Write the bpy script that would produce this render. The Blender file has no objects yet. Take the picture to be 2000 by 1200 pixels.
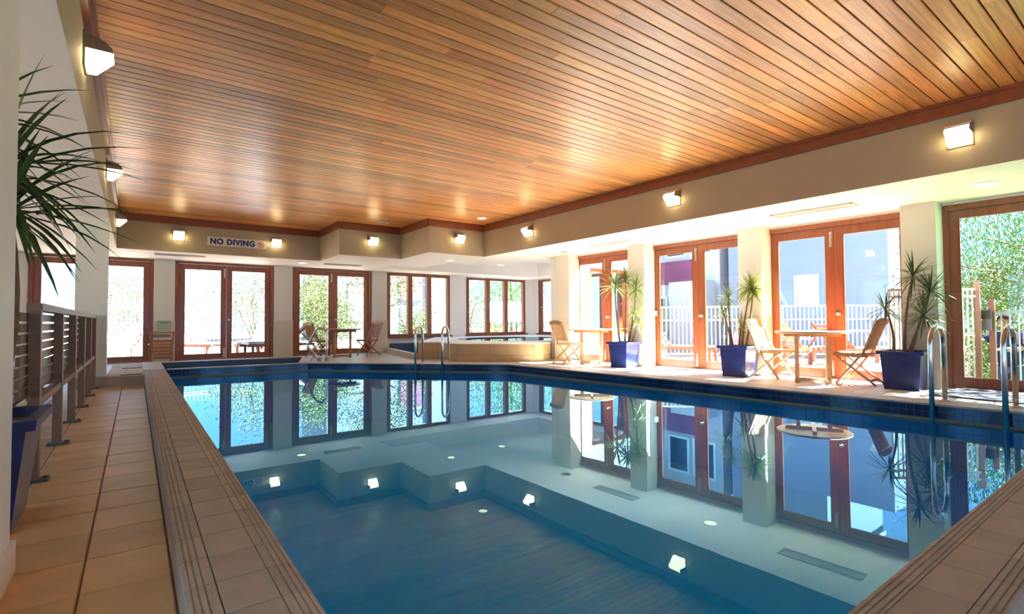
import bpy, math, random
from mathutils import Vector, Matrix
random.seed(7)
SC = bpy.context.scene
COL = SC.collection
R = math.radians

# ------------------------------------------------------------------ camera, sky, sun, exposure
cam = bpy.data.cameras.new('camera'); cam_o = bpy.data.objects.new('camera', cam); COL.objects.link(cam_o)
cam.sensor_fit = 'HORIZONTAL'; cam.sensor_width = 36.0; cam.lens = 36.0 * 998.0 / 2000.0
cam.clip_start = 0.05; cam.clip_end = 300
EYE = 0.92
def camera_matrix(yaw, pitch, roll):
    f = Vector((math.sin(yaw) * math.cos(pitch), math.cos(yaw) * math.cos(pitch), math.sin(pitch)))
    r = Vector((math.cos(yaw), -math.sin(yaw), 0)); d = -r.cross(f)
    r2 = math.cos(roll) * r + math.sin(roll) * d; d2 = -math.sin(roll) * r + math.cos(roll) * d
    m = Matrix((r2, -d2, -f)).transposed().to_4x4(); m.translation = (0, 0, EYE)
    return m
cam_o.matrix_world = camera_matrix(R(36.41), R(1.6), R(0.37))
SC.camera = cam_o

world = bpy.data.worlds.new('sky'); SC.world = world; world.use_nodes = True
nt = world.node_tree; nt.nodes.clear()
out = nt.nodes.new('ShaderNodeOutputWorld'); bg = nt.nodes.new('ShaderNodeBackground')
tc = nt.nodes.new('ShaderNodeTexCoord'); sep = nt.nodes.new('ShaderNodeSeparateXYZ'); rp = nt.nodes.new('ShaderNodeValToRGB')
nt.links.new(tc.outputs['Generated'], sep.inputs[0]); nt.links.new(sep.outputs['Z'], rp.inputs[0])
rp.color_ramp.elements[0].position = 0.0; rp.color_ramp.elements[0].color = (0.275, 0.53, 0.84, 1)
rp.color_ramp.elements[1].position = 0.7; rp.color_ramp.elements[1].color = (0.24, 0.48, 0.95, 1)
nt.links.new(rp.outputs[0], bg.inputs['Color']); bg.inputs['Strength'].default_value = 0.82
nt.links.new(bg.outputs[0], out.inputs['Surface'])

SUN_AZ, SUN_EL = R(-22), R(54)
to_sun = Vector((math.cos(SUN_EL) * math.cos(SUN_AZ), math.cos(SUN_EL) * math.sin(SUN_AZ), math.sin(SUN_EL)))
sun = bpy.data.lights.new('sun', 'SUN'); sun.energy = 38.0; sun.angle = R(0.6); sun.color = (0.97, 0.985, 1.0)
sun_o = bpy.data.objects.new('sun', sun); COL.objects.link(sun_o)
sun_o.rotation_euler = to_sun.to_track_quat('Z', 'Y').to_euler(); sun_o.location = (20, -8, 20)

vs = SC.view_settings
vs.view_transform = 'Standard'; vs.look = 'None'; vs.gamma = 1.0; vs.use_curve_mapping = False
vs.exposure = 2.35
cy = SC.cycles
cy.use_denoising = True; cy.max_bounces = 12; cy.diffuse_bounces = 7; cy.glossy_bounces = 6
cy.transparent_max_bounces = 16; cy.sample_clamp_indirect = 8.0; cy.caustics_reflective = False; cy.caustics_refractive = False

# ------------------------------------------------------------------ materials
MATS = {}
def mat(name, col, rough=0.5, metal=0.0, spec=0.5, var=0.0, vscale=8.0, vstretch=(1, 1, 1), bump=0.0, bscale=40.0, objvar=0.0, coat=0.0, coat_rough=0.1, emit=None, estr=0.0, ior=None):
    if name in MATS: return MATS[name]
    m = bpy.data.materials.new(name); m.use_nodes = True; n = m.node_tree.nodes; l = m.node_tree.links
    b = n['Principled BSDF']
    b.inputs['Base Color'].default_value = (*col, 1); b.inputs['Roughness'].default_value = rough
    b.inputs['Metallic'].default_value = metal; b.inputs['Specular IOR Level'].default_value = spec
    b.inputs['Coat Weight'].default_value = coat; b.inputs['Coat Roughness'].default_value = coat_rough
    if ior: b.inputs['IOR'].default_value = ior
    if emit: b.inputs['Emission Color'].default_value = (*emit, 1); b.inputs['Emission Strength'].default_value = estr
    if var or bump or objvar:
        t = n.new('ShaderNodeTexCoord'); mp = n.new('ShaderNodeMapping'); mp.inputs['Scale'].default_value = vstretch
        l.new(t.outputs['Object'], mp.inputs[0])
    last = None
    if var or objvar:
        mix = n.new('ShaderNodeHueSaturation'); mix.inputs['Color'].default_value = (*col, 1)
        val = None
        if var:
            nz = n.new('ShaderNodeTexNoise'); nz.inputs['Scale'].default_value = vscale; nz.inputs['Detail'].default_value = 5
            if objvar:
                oi = n.new('ShaderNodeObjectInfo'); ad = n.new('ShaderNodeVectorMath'); ad.operation = 'MULTIPLY_ADD'
                cmb = n.new('ShaderNodeCombineXYZ')
                for k in range(3): l.new(oi.outputs['Random'], cmb.inputs[k])
                ad.inputs[1].default_value = (37, 23, 11); l.new(cmb.outputs[0], ad.inputs[0]); l.new(mp.outputs[0], ad.inputs[2]); l.new(ad.outputs[0], nz.inputs['Vector'])
            else: l.new(mp.outputs[0], nz.inputs['Vector'])
            mr = n.new('ShaderNodeMapRange'); mr.inputs[1].default_value = 0.25; mr.inputs[2].default_value = 0.75
            mr.inputs[3].default_value = 1 - var; mr.inputs[4].default_value = 1 + var
            l.new(nz.outputs[0], mr.inputs[0]); val = mr.outputs[0]
        if objvar:
            oi2 = n.new('ShaderNodeObjectInfo'); m2 = n.new('ShaderNodeMapRange'); m2.inputs[3].default_value = 1 - objvar; m2.inputs[4].default_value = 1 + objvar
            l.new(oi2.outputs['Random'], m2.inputs[0])
            if val is not None:
                mm = n.new('ShaderNodeMath'); mm.operation = 'MULTIPLY'; l.new(val, mm.inputs[0]); l.new(m2.outputs[0], mm.inputs[1]); val = mm.outputs[0]
            else: val = m2.outputs[0]
            m3 = n.new('ShaderNodeMapRange'); m3.inputs[3].default_value = 0.5 - objvar * 0.03; m3.inputs[4].default_value = 0.5 + objvar * 0.03
            fr = n.new('ShaderNodeMath'); fr.operation = 'FRACT'; mu = n.new('ShaderNodeMath'); mu.operation = 'MULTIPLY'; mu.inputs[1].default_value = 7.31
            l.new(oi2.outputs['Random'], mu.inputs[0]); l.new(mu.outputs[0], fr.inputs[0]); l.new(fr.outputs[0], m3.inputs[0]); l.new(m3.outputs[0], mix.inputs['Hue'])
        l.new(val, mix.inputs['Value']); l.new(mix.outputs[0], b.inputs['Base Color'])
    if bump:
        nb = n.new('ShaderNodeTexNoise'); nb.inputs['Scale'].default_value = bscale; nb.inputs['Detail'].default_value = 4
        l.new(mp.outputs[0], nb.inputs['Vector'])
        bp = n.new('ShaderNodeBump'); bp.inputs['Strength'].default_value = bump; bp.inputs['Distance'].default_value = 0.01
        l.new(nb.outputs[0], bp.inputs['Height']); l.new(bp.outputs[0], b.inputs['Normal'])
    MATS[name] = m; return m

def grid_mat(name, col, grout, pitch, rough=0.45, width=0.02, var=0.06, axes='XY', off=(0, 0)):
    """tile field: grout lines every pitch metres along two axes of world space"""
    m = bpy.data.materials.new(name); m.use_nodes = True; n = m.node_tree.nodes; l = m.node_tree.links
    b = n['Principled BSDF']; b.inputs['Roughness'].default_value = rough
    g = n.new('ShaderNodeNewGeometry'); sp = n.new('ShaderNodeSeparateXYZ'); l.new(g.outputs['Position'], sp.inputs[0])
    outs = []
    for k, ax in enumerate(axes):
        a = n.new('ShaderNodeMath'); a.operation = 'ADD'; a.inputs[1].default_value = off[k] + 100 * pitch[k]; l.new(sp.outputs[ax], a.inputs[0])
        d = n.new('ShaderNodeMath'); d.operation = 'DIVIDE'; d.inputs[1].default_value = pitch[k]; l.new(a.outputs[0], d.inputs[0])
        f = n.new('ShaderNodeMath'); f.operation = 'FRACT'; l.new(d.outputs[0], f.inputs[0])
        c = n.new('ShaderNodeMath'); c.operation = 'LESS_THAN'; c.inputs[1].default_value = width; l.new(f.outputs[0], c.inputs[0]); outs.append(c)
    mx = n.new('ShaderNodeMath'); mx.operation = 'MAXIMUM'; l.new(outs[0].outputs[0], mx.inputs[0]); l.new(outs[1].outputs[0], mx.inputs[1])
    nz = n.new('ShaderNodeTexNoise'); nz.inputs['Scale'].default_value = 3.0; nz.inputs['Detail'].default_value = 6; l.new(g.outputs['Position'], nz.inputs['Vector'])
    mr = n.new('ShaderNodeMapRange'); mr.inputs[3].default_value = 1 - var * 2; mr.inputs[4].default_value = 1 + var * 2; l.new(nz.outputs[0], mr.inputs[0])
    hs = n.new('ShaderNodeHueSaturation'); hs.inputs['Color'].default_value = (*col, 1); l.new(mr.outputs[0], hs.inputs['Value'])
    mix = n.new('ShaderNodeMix'); mix.data_type = 'RGBA'; mix.inputs['B'].default_value = (*grout, 1)
    l.new(mx.outputs[0], mix.inputs['Factor']); l.new(hs.outputs[0], mix.inputs['A']); l.new(mix.outputs['Result'], b.inputs['Base Color'])
    return m

def schlick(n, l, f0, normal=None, power=5.0):
    g = n.new('ShaderNodeNewGeometry'); dt = n.new('ShaderNodeVectorMath'); dt.operation = 'DOT_PRODUCT'
    l.new(g.outputs['Incoming'], dt.inputs[0]); l.new(normal or g.outputs['Normal'], dt.inputs[1])
    ab = n.new('ShaderNodeMath'); ab.operation = 'ABSOLUTE'; l.new(dt.outputs['Value'], ab.inputs[0])
    om = n.new('ShaderNodeMath'); om.operation = 'SUBTRACT'; om.inputs[0].default_value = 1.0; l.new(ab.outputs[0], om.inputs[1]); om.use_clamp = True
    pw = n.new('ShaderNodeMath'); pw.operation = 'POWER'; pw.inputs[1].default_value = power; l.new(om.outputs[0], pw.inputs[0])
    ma = n.new('ShaderNodeMath'); ma.operation = 'MULTIPLY_ADD'; ma.inputs[1].default_value = 1 - f0; ma.inputs[2].default_value = f0; l.new(pw.outputs[0], ma.inputs[0])
    return ma.outputs[0]
def glass_mat(name, tint, f0=0.035):
    m = bpy.data.materials.new(name); m.use_nodes = True; n = m.node_tree.nodes; l = m.node_tree.links; n.clear()
    o = n.new('ShaderNodeOutputMaterial'); mx = n.new('ShaderNodeMixShader'); t = n.new('ShaderNodeBsdfTransparent'); g = n.new('ShaderNodeBsdfGlossy')
    t.inputs[0].default_value = (*tint, 1); g.inputs['Roughness'].default_value = 0.0
    l.new(schlick(n, l, f0), mx.inputs[0]); l.new(t.outputs[0], mx.inputs[1]); l.new(g.outputs[0], mx.inputs[2]); l.new(mx.outputs[0], o.inputs[0])
    return m

def water_mat(name, body, f0=0.05, power=4.0, wave=0.05, scale=1.6, clear=False):
    m = bpy.data.materials.new(name); m.use_nodes = True; n = m.node_tree.nodes; l = m.node_tree.links; n.clear()
    o = n.new('ShaderNodeOutputMaterial'); mx = n.new('ShaderNodeMixShader'); d = n.new('ShaderNodeBsdfTransparent' if clear else 'ShaderNodeBsdfDiffuse'); g = n.new('ShaderNodeBsdfGlossy')
    d.inputs[0].default_value = (*body, 1); g.inputs['Roughness'].default_value = 0.0; g.inputs['Color'].default_value = (0.48, 0.80, 1.0, 1)
    t = n.new('ShaderNodeTexCoord'); nz = n.new('ShaderNodeTexNoise'); nz.inputs['Scale'].default_value = scale; nz.inputs['Detail'].default_value = 2
    bp = n.new('ShaderNodeBump'); bp.inputs['Strength'].default_value = wave; bp.inputs['Distance'].default_value = 0.02
    l.new(t.outputs['Object'], nz.inputs['Vector']); l.new(nz.outputs[0], bp.inputs['Height']); l.new(bp.outputs[0], g.inputs['Normal'])
    l.new(schlick(n, l, f0, None, power), mx.inputs[0]); l.new(d.outputs[0], mx.inputs[1]); l.new(g.outputs[0], mx.inputs[2]); l.new(mx.outputs[0], o.inputs[0])
    return m

M_WALL = mat('cream_plaster', (0.66, 0.645, 0.575), 0.7, var=0.02, vscale=2, bump=0.02)
M_WHITE = mat('white_plaster', (0.88, 0.87, 0.84), 0.7, var=0.015, vscale=2)
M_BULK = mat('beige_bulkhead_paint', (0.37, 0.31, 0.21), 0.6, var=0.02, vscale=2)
M_BOARD = mat('cedar_board', (0.74, 0.31, 0.075), 0.40, var=0.34, vscale=3.0, vstretch=(0.7, 16, 16), objvar=0.28, coat=0.35, coat_rough=0.28, bump=0.05, bscale=6)
M_TRIMWOOD = mat('dark_red_trim_wood', (0.21, 0.052, 0.018), 0.35, var=0.2, vscale=4, vstretch=(3, 3, 3), coat=0.2)
M_DARK = mat('shadow_gap', (0.015, 0.008, 0.005), 0.9)
M_DOORW = mat('mahogany_door_wood', (0.25, 0.062, 0.018), 0.32, var=0.22, vscale=5, vstretch=(6, 6, 0.6), coat=0.3, coat_rough=0.15)
M_GLASS = glass_mat('clear_glass', (0.97, 0.985, 0.98))
M_STEEL = mat('polished_steel', (0.62, 0.62, 0.60), 0.16, metal=1.0)
M_BRASS = mat('satin_metal', (0.55, 0.52, 0.47), 0.3, metal=1.0)
M_TEAK = mat('oiled_teak', (0.36, 0.15, 0.05), 0.45, var=0.25, vscale=7, vstretch=(3, 3, 3), objvar=0.1)
M_TEAKP = mat('pale_weathered_teak', (0.50, 0.29, 0.13), 0.5, var=0.2, vscale=7, vstretch=(3, 3, 3), objvar=0.1)
M_COBALT = mat('cobalt_glaze', (0.006, 0.016, 0.11), 0.28, var=0.45, vscale=6, coat=0.25, coat_rough=0.12)
M_SOIL = mat('potting_soil', (0.14, 0.06, 0.03), 0.95, var=0.5, vscale=30, bump=0.5, bscale=30)
M_TRUNK = mat('dracaena_bark', (0.17, 0.11, 0.07), 0.85, var=0.3, vscale=20, bump=0.3, bscale=30)
M_LEAF = mat('dracaena_leaf', (0.055, 0.11, 0.026), 0.4, var=0.3, vscale=4, objvar=0.25)
M_LEAFY = mat('yellow_green_leaf', (0.20, 0.27, 0.045), 0.45, var=0.35, vscale=4, objvar=0.15)
M_FLOOR = mat('terracotta_floor_tile', (0.66, 0.43, 0.19), 0.45, var=0.18, vscale=4, objvar=0.10, bump=0.12, bscale=90)
M_FLOORP = mat('pale_sandstone_tile', (0.53, 0.49, 0.43), 0.45, var=0.08, vscale=4, objvar=0.05, bump=0.06, bscale=90)
M_GROUT = mat('brown_grout', (0.16, 0.095, 0.05), 0.9)
M_COPE = mat('taupe_coping_tile', (0.43, 0.375, 0.30), 0.65, spec=0.2, var=0.12, vscale=6, objvar=0.07, bump=0.15, bscale=120)
M_COPEP = mat('pale_coping_tile', (0.42, 0.37, 0.31), 0.45, var=0.1, vscale=6, objvar=0.06, bump=0.1, bscale=100)
M_BLUE = mat('deep_blue_mosaic', (0.004, 0.028, 0.11), 0.12, objvar=0.35, coat=0.4, coat_rough=0.05)
M_BLUEG = mat('mosaic_grout', (0.30, 0.27, 0.20), 0.8)
M_POOLW = mat('pool_lining', (0.0, 0.46, 1.0), 0.9, spec=0.0)
M_WATER = water_mat('pool_water', (0.20, 0.88, 1.0), 0.012, 4.1, 0.004, 4.0, True)
M_WATER2 = water_mat('small_basin_water', (0.05, 0.11, 0.17), 0.05, 4.0, 0.03, 2.0)
M_SPA = mat('sand_spa_tile', (0.45, 0.33, 0.18), 0.4, var=0.05, vscale=5, objvar=0.06)
M_SPAG = mat('spa_grout', (0.30, 0.22, 0.13), 0.9)
M_DADO = grid_mat('dado_wall_tile', (0.60, 0.53, 0.41), (0.46, 0.40, 0.30), (0.1, 0.1), axes='XZ', width=0.04, var=0.02)
M_DADOY = grid_mat('dado_wall_tile_side', (0.60, 0.53, 0.41), (0.46, 0.40, 0.30), (0.1, 0.1), axes='YZ', width=0.04, var=0.02)
M_FLOORT = grid_mat('floor_tile_field', (0.46, 0.40, 0.31), (0.24, 0.18, 0.11), (0.33, 0.327), width=0.018, off=(0.145, 0.0))
M_LAMP = mat('lamp_diffuser', (1, 0.95, 0.8), 0.4, emit=(1.0, 0.80, 0.40), estr=2.6)
M_LAMPD = mat('downlight_diffuser', (1, 0.95, 0.8), 0.4, emit=(1.0, 0.80, 0.40), estr=1.0)
M_LAMPM = mat('lamp_housing', (0.30, 0.22, 0.17), 0.35, metal=0.3)
M_CHROME = mat('lamp_fin', (0.8, 0.78, 0.72), 0.25, metal=0.8)
M_VENT = mat('vent_white', (0.62, 0.58, 0.54), 0.5)
M_SIGN = mat('sign_board', (0.70, 0.66, 0.57), 0.5)
M_NAVY = mat('navy_letters', (0.006, 0.03, 0.20), 0.5)
M_RED = mat('sign_red', (0.50, 0.03, 0.01), 0.5)
M_GREENS = mat('pale_green_notice', (0.34, 0.46, 0.33), 0.6)
M_BENCH = mat('grey_brown_bench_timber', (0.20, 0.125, 0.075), 0.5, var=0.2, vscale=6, vstretch=(4, 1, 4), objvar=0.12)
M_POST = mat('taupe_painted_post', (0.25, 0.165, 0.10), 0.5, var=0.05)
M_MAT = mat('grey_doormat', (0.075, 0.085, 0.095), 0.55, var=0.5, vscale=9, bump=0.4, bscale=150)
M_PAVE = grid_mat('terrace_paving', (0.25, 0.18, 0.13), (0.16, 0.115, 0.08), (0.4, 0.4), rough=0.7, width=0.03)
M_FENCE = mat('white_fence_paint', (0.42, 0.41, 0.39), 0.5)
M_HOUSE = mat('pale_blue_render', (0.13, 0.18, 0.26), 0.8, var=0.03, vscale=1)
M_HOUSEW = mat('white_render', (0.30, 0.33, 0.37), 0.8, var=0.03)
M_PINK = mat('plum_cladding', (0.15, 0.035, 0.085), 0.7, var=0.06)
M_WINF = mat('aqua_window_frame', (0.42, 0.60, 0.58), 0.5)
M_WING = mat('tinted_window', (0.22, 0.32, 0.36), 0.1, spec=0.8)
M_DKGLASS = mat('dark_window', (0.03, 0.035, 0.04), 0.1)
M_ROOFT = mat('dark_roof_edge', (0.06, 0.04, 0.035), 0.7)
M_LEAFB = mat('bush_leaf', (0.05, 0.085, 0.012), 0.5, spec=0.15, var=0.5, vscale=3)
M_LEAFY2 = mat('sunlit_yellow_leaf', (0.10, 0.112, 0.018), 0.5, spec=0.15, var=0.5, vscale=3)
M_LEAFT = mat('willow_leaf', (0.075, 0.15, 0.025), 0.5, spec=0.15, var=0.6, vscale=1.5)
M_BARK = mat('tree_bark', (0.12, 0.08, 0.05), 0.9, var=0.3, vscale=12)
M_LOUNGE = mat('red_brown_lounger_wood', (0.15, 0.05, 0.025), 0.55, var=0.2, vscale=6)
M_TOWEL = mat('white_cushion', (0.4, 0.4, 0.42), 0.85)
M_UMB = mat('pink_canvas', (0.62, 0.16, 0.20), 0.8, var=0.15, vscale=5)
M_LAWN = mat('garden_lawn', (0.12, 0.20, 0.05), 0.9, var=0.4, vscale=6)
M_GATE = mat('peach_painted_steel', (0.22, 0.115, 0.08), 0.5)
M_SKIN = mat('skin', (0.11, 0.055, 0.036), 0.6); M_HAIR = mat('dark_hair', (0.008, 0.006, 0.005), 0.95, spec=0.05)
M_SHIRT = mat('navy_shirt', (0.006, 0.013, 0.042), 0.95, spec=0.05); M_JEANS = mat('blue_jeans', (0.016, 0.032, 0.08), 0.95, spec=0.1)
M_PLASTIC = mat('white_plastic', (0.75, 0.75, 0.72), 0.4)
M_GREY = mat('grey_metal', (0.10, 0.105, 0.115), 0.5)

# ------------------------------------------------------------------ mesh helpers
class MB:
    def __init__(s): s.v = []; s.f = []
    def add(s, vs, fs):
        o = len(s.v); s.v += [tuple(p) for p in vs]; s.f += [tuple(i + o for i in q) for q in fs]; return s
    def box(s, x0, x1, y0, y1, z0, z1):
        return s.add([(x0, y0, z0), (x1, y0, z0), (x1, y1, z0), (x0, y1, z0), (x0, y0, z1), (x1, y0, z1), (x1, y1, z1), (x0, y1, z1)],
                     [(3, 2, 1, 0), (4, 5, 6, 7), (0, 1, 5, 4), (1, 2, 6, 5), (2, 3, 7, 6), (3, 0, 4, 7)])
    def bar(s, p0, p1, w, h, up=(0, 0, 1)):
        p0 = Vector(p0); p1 = Vector(p1); d = (p1 - p0).normalized(); up = Vector(up)
        if abs(d.dot(up)) > 0.97: up = Vector((1, 0, 0)) if abs(d.x) < 0.9 else Vector((0, 1, 0))
        a = d.cross(up).normalized() * w / 2; b = a.cross(d).normalized() * h / 2
        vs = [p + sa * a + sb * b for p in (p0, p1) for sa, sb in ((-1, -1), (1, -1), (1, 1), (-1, 1))]
        return s.add(vs, [(3, 2, 1, 0), (4, 5, 6, 7), (0, 1, 5, 4), (1, 2, 6, 5), (2, 3, 7, 6), (3, 0, 4, 7)])
    def tube(s, pts, r, n=8, closed=False):
        pts = [Vector(p) for p in pts]; N = len(pts); rs = r if isinstance(r, (list, tuple)) else [r] * N
        rings = []; prev = None
        for i, p in enumerate(pts):
            t = (pts[min(i + 1, N - 1)] - pts[max(i - 1, 0)]).normalized()
            if prev is None:
                a = t.orthogonal().normalized()
            else:
                a = prev - t * prev.dot(t)
                a = a.normalized() if a.length > 1e-6 else t.orthogonal().normalized()
            prev = a; b = t.cross(a)
            rings.append([p + (a * math.cos(2 * math.pi * k / n) + b * math.sin(2 * math.pi * k / n)) * rs[i] for k in range(n)])
        vs = [q for g in rings for q in g]; fs = []
        for i in range(N - 1):
            for k in range(n): fs.append((i * n + k, i * n + (k + 1) % n, (i + 1) * n + (k + 1) % n, (i + 1) * n + k))
        fs.append(tuple(range(n - 1, -1, -1))); fs.append(tuple((N - 1) * n + k for k in range(n)))
        return s.add(vs, fs)
    def lathe(s, prof, n=24, c=(0, 0, 0)):
        vs = [(c[0] + r * math.cos(2 * math.pi * k / n), c[1] + r * math.sin(2 * math.pi * k / n), c[2] + z) for r, z in prof for k in range(n)]
        fs = [(i * n + k, i * n + (k + 1) % n, (i + 1) * n + (k + 1) % n, (i + 1) * n + k) for i in range(len(prof) - 1) for k in range(n)]
        fs.append(tuple(range(n - 1, -1, -1))); fs.append(tuple((len(prof) - 1) * n + k for k in range(n)))
        return s.add(vs, fs)
    def prism(s, poly, z0, z1):
        n = len(poly); a = sum(poly[i][0] * poly[(i + 1) % n][1] - poly[(i + 1) % n][0] * poly[i][1] for i in range(n))
        if a < 0: poly = poly[::-1]
        vs = [(x, y, z0) for x, y in poly] + [(x, y, z1) for x, y in poly]
        fs = [tuple(range(n - 1, -1, -1)), tuple(range(n, 2 * n))] + [(i, (i + 1) % n, n + (i + 1) % n, n + i) for i in range(n)]
        return s.add(vs, fs)
    def profile(s, prof, y0, y1):
        """extrude an x-z outline along y"""
        n = len(prof); vs = [(x, y0, z) for x, z in prof] + [(x, y1, z) for x, z in prof]
        fs = [tuple(range(n)), tuple(range(2 * n - 1, n - 1, -1))] + [(i, i + n, (i + 1) % n + n, (i + 1) % n) for i in range(n)]
        return s.add(vs, fs)
    def mesh(s, name, m, smooth=False):
        me = bpy.data.meshes.new(name); me.from_pydata(s.v, [], s.f); me.materials.append(m)
        if smooth: me.polygons.foreach_set('use_smooth', [True] * len(me.polygons))
        me.update(); return me

def link(name, data, parent=None, loc=(0, 0, 0), rotz=0.0):
    o = bpy.data.objects.new(name, data); COL.objects.link(o); o.location = loc; o.rotation_euler = (0, 0, rotz)
    if parent: o.parent = parent
    return o
def part(name, mb, m, parent, smooth=False): return link(name, mb.mesh(name, m, smooth), parent)
def tag(o, label, cat, group=None):
    o['label'] = label; o['category'] = cat
    if group: o['group'] = group
    return o
def thing(name, label, cat, loc=(0, 0, 0), rotz=0.0, group=None): return tag(link(name, None, None, loc, rotz), label, cat, group)
def struct(name, mb, m, parent=None, loc=(0, 0, 0), rotz=0.0, smooth=False):
    o = link(name, mb.mesh(name, m, smooth) if mb else None, parent, loc, rotz); o['kind'] = 'structure'; return o
def dup(o, loc, rotz, label, group=None, parent=None):
    c = o.copy(); COL.objects.link(c); c.parent = parent
    if parent is None:
        c.location = loc; c.rotation_euler = (0, 0, rotz); c['label'] = label
        if group: c['group'] = group
    for ch in list(o.children): dup(ch, None, None, None, None, c)
    return c
def lerp(a, b, t): return a + (b - a) * t

# ------------------------------------------------------------------ key dimensions (metres; floor z = 0)
KC = 0.153                       # top of the raised coping
SOF = 2.46                       # white soffit
CEIL = 3.20                      # timber ceiling
FARY = 14.95                     # far wall plane
wx = lambda y: 8.85 - 0.06 * y   # wall with the terrace doors
bx = lambda y: 6.935 - 0.0255 * y  # bulkhead along it
px_ = lambda y: 5.90 - 0.073 * y   # pool edge along it
POOL = [(0.42, 0.58), (0.42, 10.35), (2.65, 10.15), (5.36, 7.40), (px_(0.58), 0.58)]

# ------------------------------------------------------------------ floor
g = MB()
x_cols = [-2.125 + 0.33 * k for k in range(7)] + [0.12]
y_rows = [1.635 + 0.327 * k for k in range(25)]
g.box(-2.125, 0.3, 1.635, 9.483, -0.05, -0.006)
fl = struct('floor', g, M_GROUT)
def tile_mesh(name, w, d, m, h=0.02, c=0.004):
    b = MB(); x, y = w / 2, d / 2
    b.add([(-x, -y, -h), (x, -y, -h), (x, y, -h), (-x, y, -h), (-x, -y, -c), (x, -y, -c), (x, y, -c), (-x, y, -c),
           (-x + c, -y + c, 0), (x - c, -y + c, 0), (x - c, y - c, 0), (-x + c, y - c, 0)],
          [(3, 2, 1, 0), (0, 1, 5, 4), (1, 2, 6, 5), (2, 3, 7, 6), (3, 0, 4, 7), (4, 5, 9, 8), (5, 6, 10, 9), (6, 7, 11, 10), (7, 4, 8, 11), (8, 9, 10, 11)])
    return b.mesh(name, m)
tm = tile_mesh('tile', 0.3245, 0.322, M_FLOOR); tm2 = tile_mesh('tile', 0.2595, 0.322, M_FLOOR)
for i in range(len(x_cols) - 1):
    for j in range(len(y_rows) - 1):
        xm = (x_cols[i] + x_cols[i + 1]) / 2
        if y_rows[j] > 9.3: continue
        link('tile', tm if i < 6 else tm2, fl, (xm, (y_rows[j] + y_rows[j + 1]) / 2, random.uniform(-0.0012, 0.0006)))
# pale tiles on the side with the terrace doors
g = MB(); g.prism([(px_(0.4) + 0.02, 0.4), (wx(0.4), 0.4), (wx(7.6), 7.6), (px_(7.6) + 0.02, 7.6)], -0.05, -0.006)
fl2 = struct('floor', g, M_GROUT)
tm3 = tile_mesh('tile', 0.324, 0.324, M_FLOORP)
for j in range(22):
    for i in range(9):
        y = 0.56 + 0.33 * j; x = px_(y) + 0.42 + 0.33 * i
        if x < wx(y) - 0.1: link('tile', tm3, fl2, (x, y, 0), R(4.17))
g = MB()
for poly in ([(-3.3, -4), (-2.125, -4), (-2.125, FARY), (-3.3, FARY)], [(-2.125, -4), (0.27, -4), (0.27, 1.635), (-2.125, 1.635)],
             [(0.27, -4), (6.5, -4), (6.5, 0.45), (0.27, 0.45)], [(6.5, -4), (9.09, -4), (8.83, 0.4), (6.5, 0.4)],
             [(-2.125, 9.483), (0.27, 9.483), (0.27, 10.5), (2.72, 10.3), (5.5, 7.62), (8.39, 7.6), (8.28, 9.5), (12.0, 9.6), (12.0, FARY), (-2.125, FARY)]):
    g.prism(poly, -0.05, -0.001)
struct('floor', g, M_FLOORT)

# ------------------------------------------------------------------ timber ceiling
g = MB(); g.add([(-0.5, -4, CEIL + 0.03), (-0.5, 13.3, CEIL + 0.03), (7.3, 13.3, CEIL + 0.03), (7.3, -4, CEIL + 0.03)], [(0, 1, 2, 3)])
g.box(-3.6, 8.75, -4.2, 15.2, CEIL + 0.12, CEIL + 0.3); g.box(8.75, 12.3, 9.45, 15.2, CEIL + 0.12, CEIL + 0.3)
ce = struct('ceiling', g, M_DARK)
PITCH = 0.1205; K0 = -24; y0 = 1.027 + PITCH * K0
rows = []
yy = y0
while yy < 13.08:
    rows.append(yy); yy += PITCH
def xr(y): return bx(y) if y < 10.14 else (5.22 if y < 11.57 else 3.72)
for k, y in enumerate(rows):
    xa, xb = -0.30, xr(y + PITCH / 2) + 0.01
    near = 0.2 < y < 6.5
    cuts = [xa] + ([lerp(xa, xb, u + random.uniform(-0.12, 0.12)) for u in ((0.33, 0.68) if near else ((0.5,) if k % 3 == 0 else ()))]) + [xb]
    for a, b in zip(cuts, cuts[1:]):
        if b - a < 0.25: continue
        m = MB(); L = b - a - 0.003; w = PITCH - 0.0095; e = 0.004
        m.add([(-L / 2, -w / 2, 0.02), (L / 2, -w / 2, 0.02), (L / 2, w / 2, 0.02), (-L / 2, w / 2, 0.02),
               (-L / 2, -w / 2, e), (L / 2, -w / 2, e), (L / 2, w / 2, e), (-L / 2, w / 2, e),
               (-L / 2, -w / 2 + e, 0), (L / 2, -w / 2 + e, 0), (L / 2, w / 2 - e, 0), (-L / 2, w / 2 - e, 0)],
              [(0, 1, 2, 3), (0, 4, 5, 1), (1, 5, 6, 2), (2, 6, 7, 3), (3, 7, 4, 0), (4, 8, 9, 5), (5, 9, 10, 6), (6, 10, 11, 7), (7, 11, 8, 4), (8, 11, 10, 9)])
        o = link('board', m.mesh('board', M_BOARD), ce, ((a + b) / 2, y + PITCH / 2, CEIL))
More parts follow.
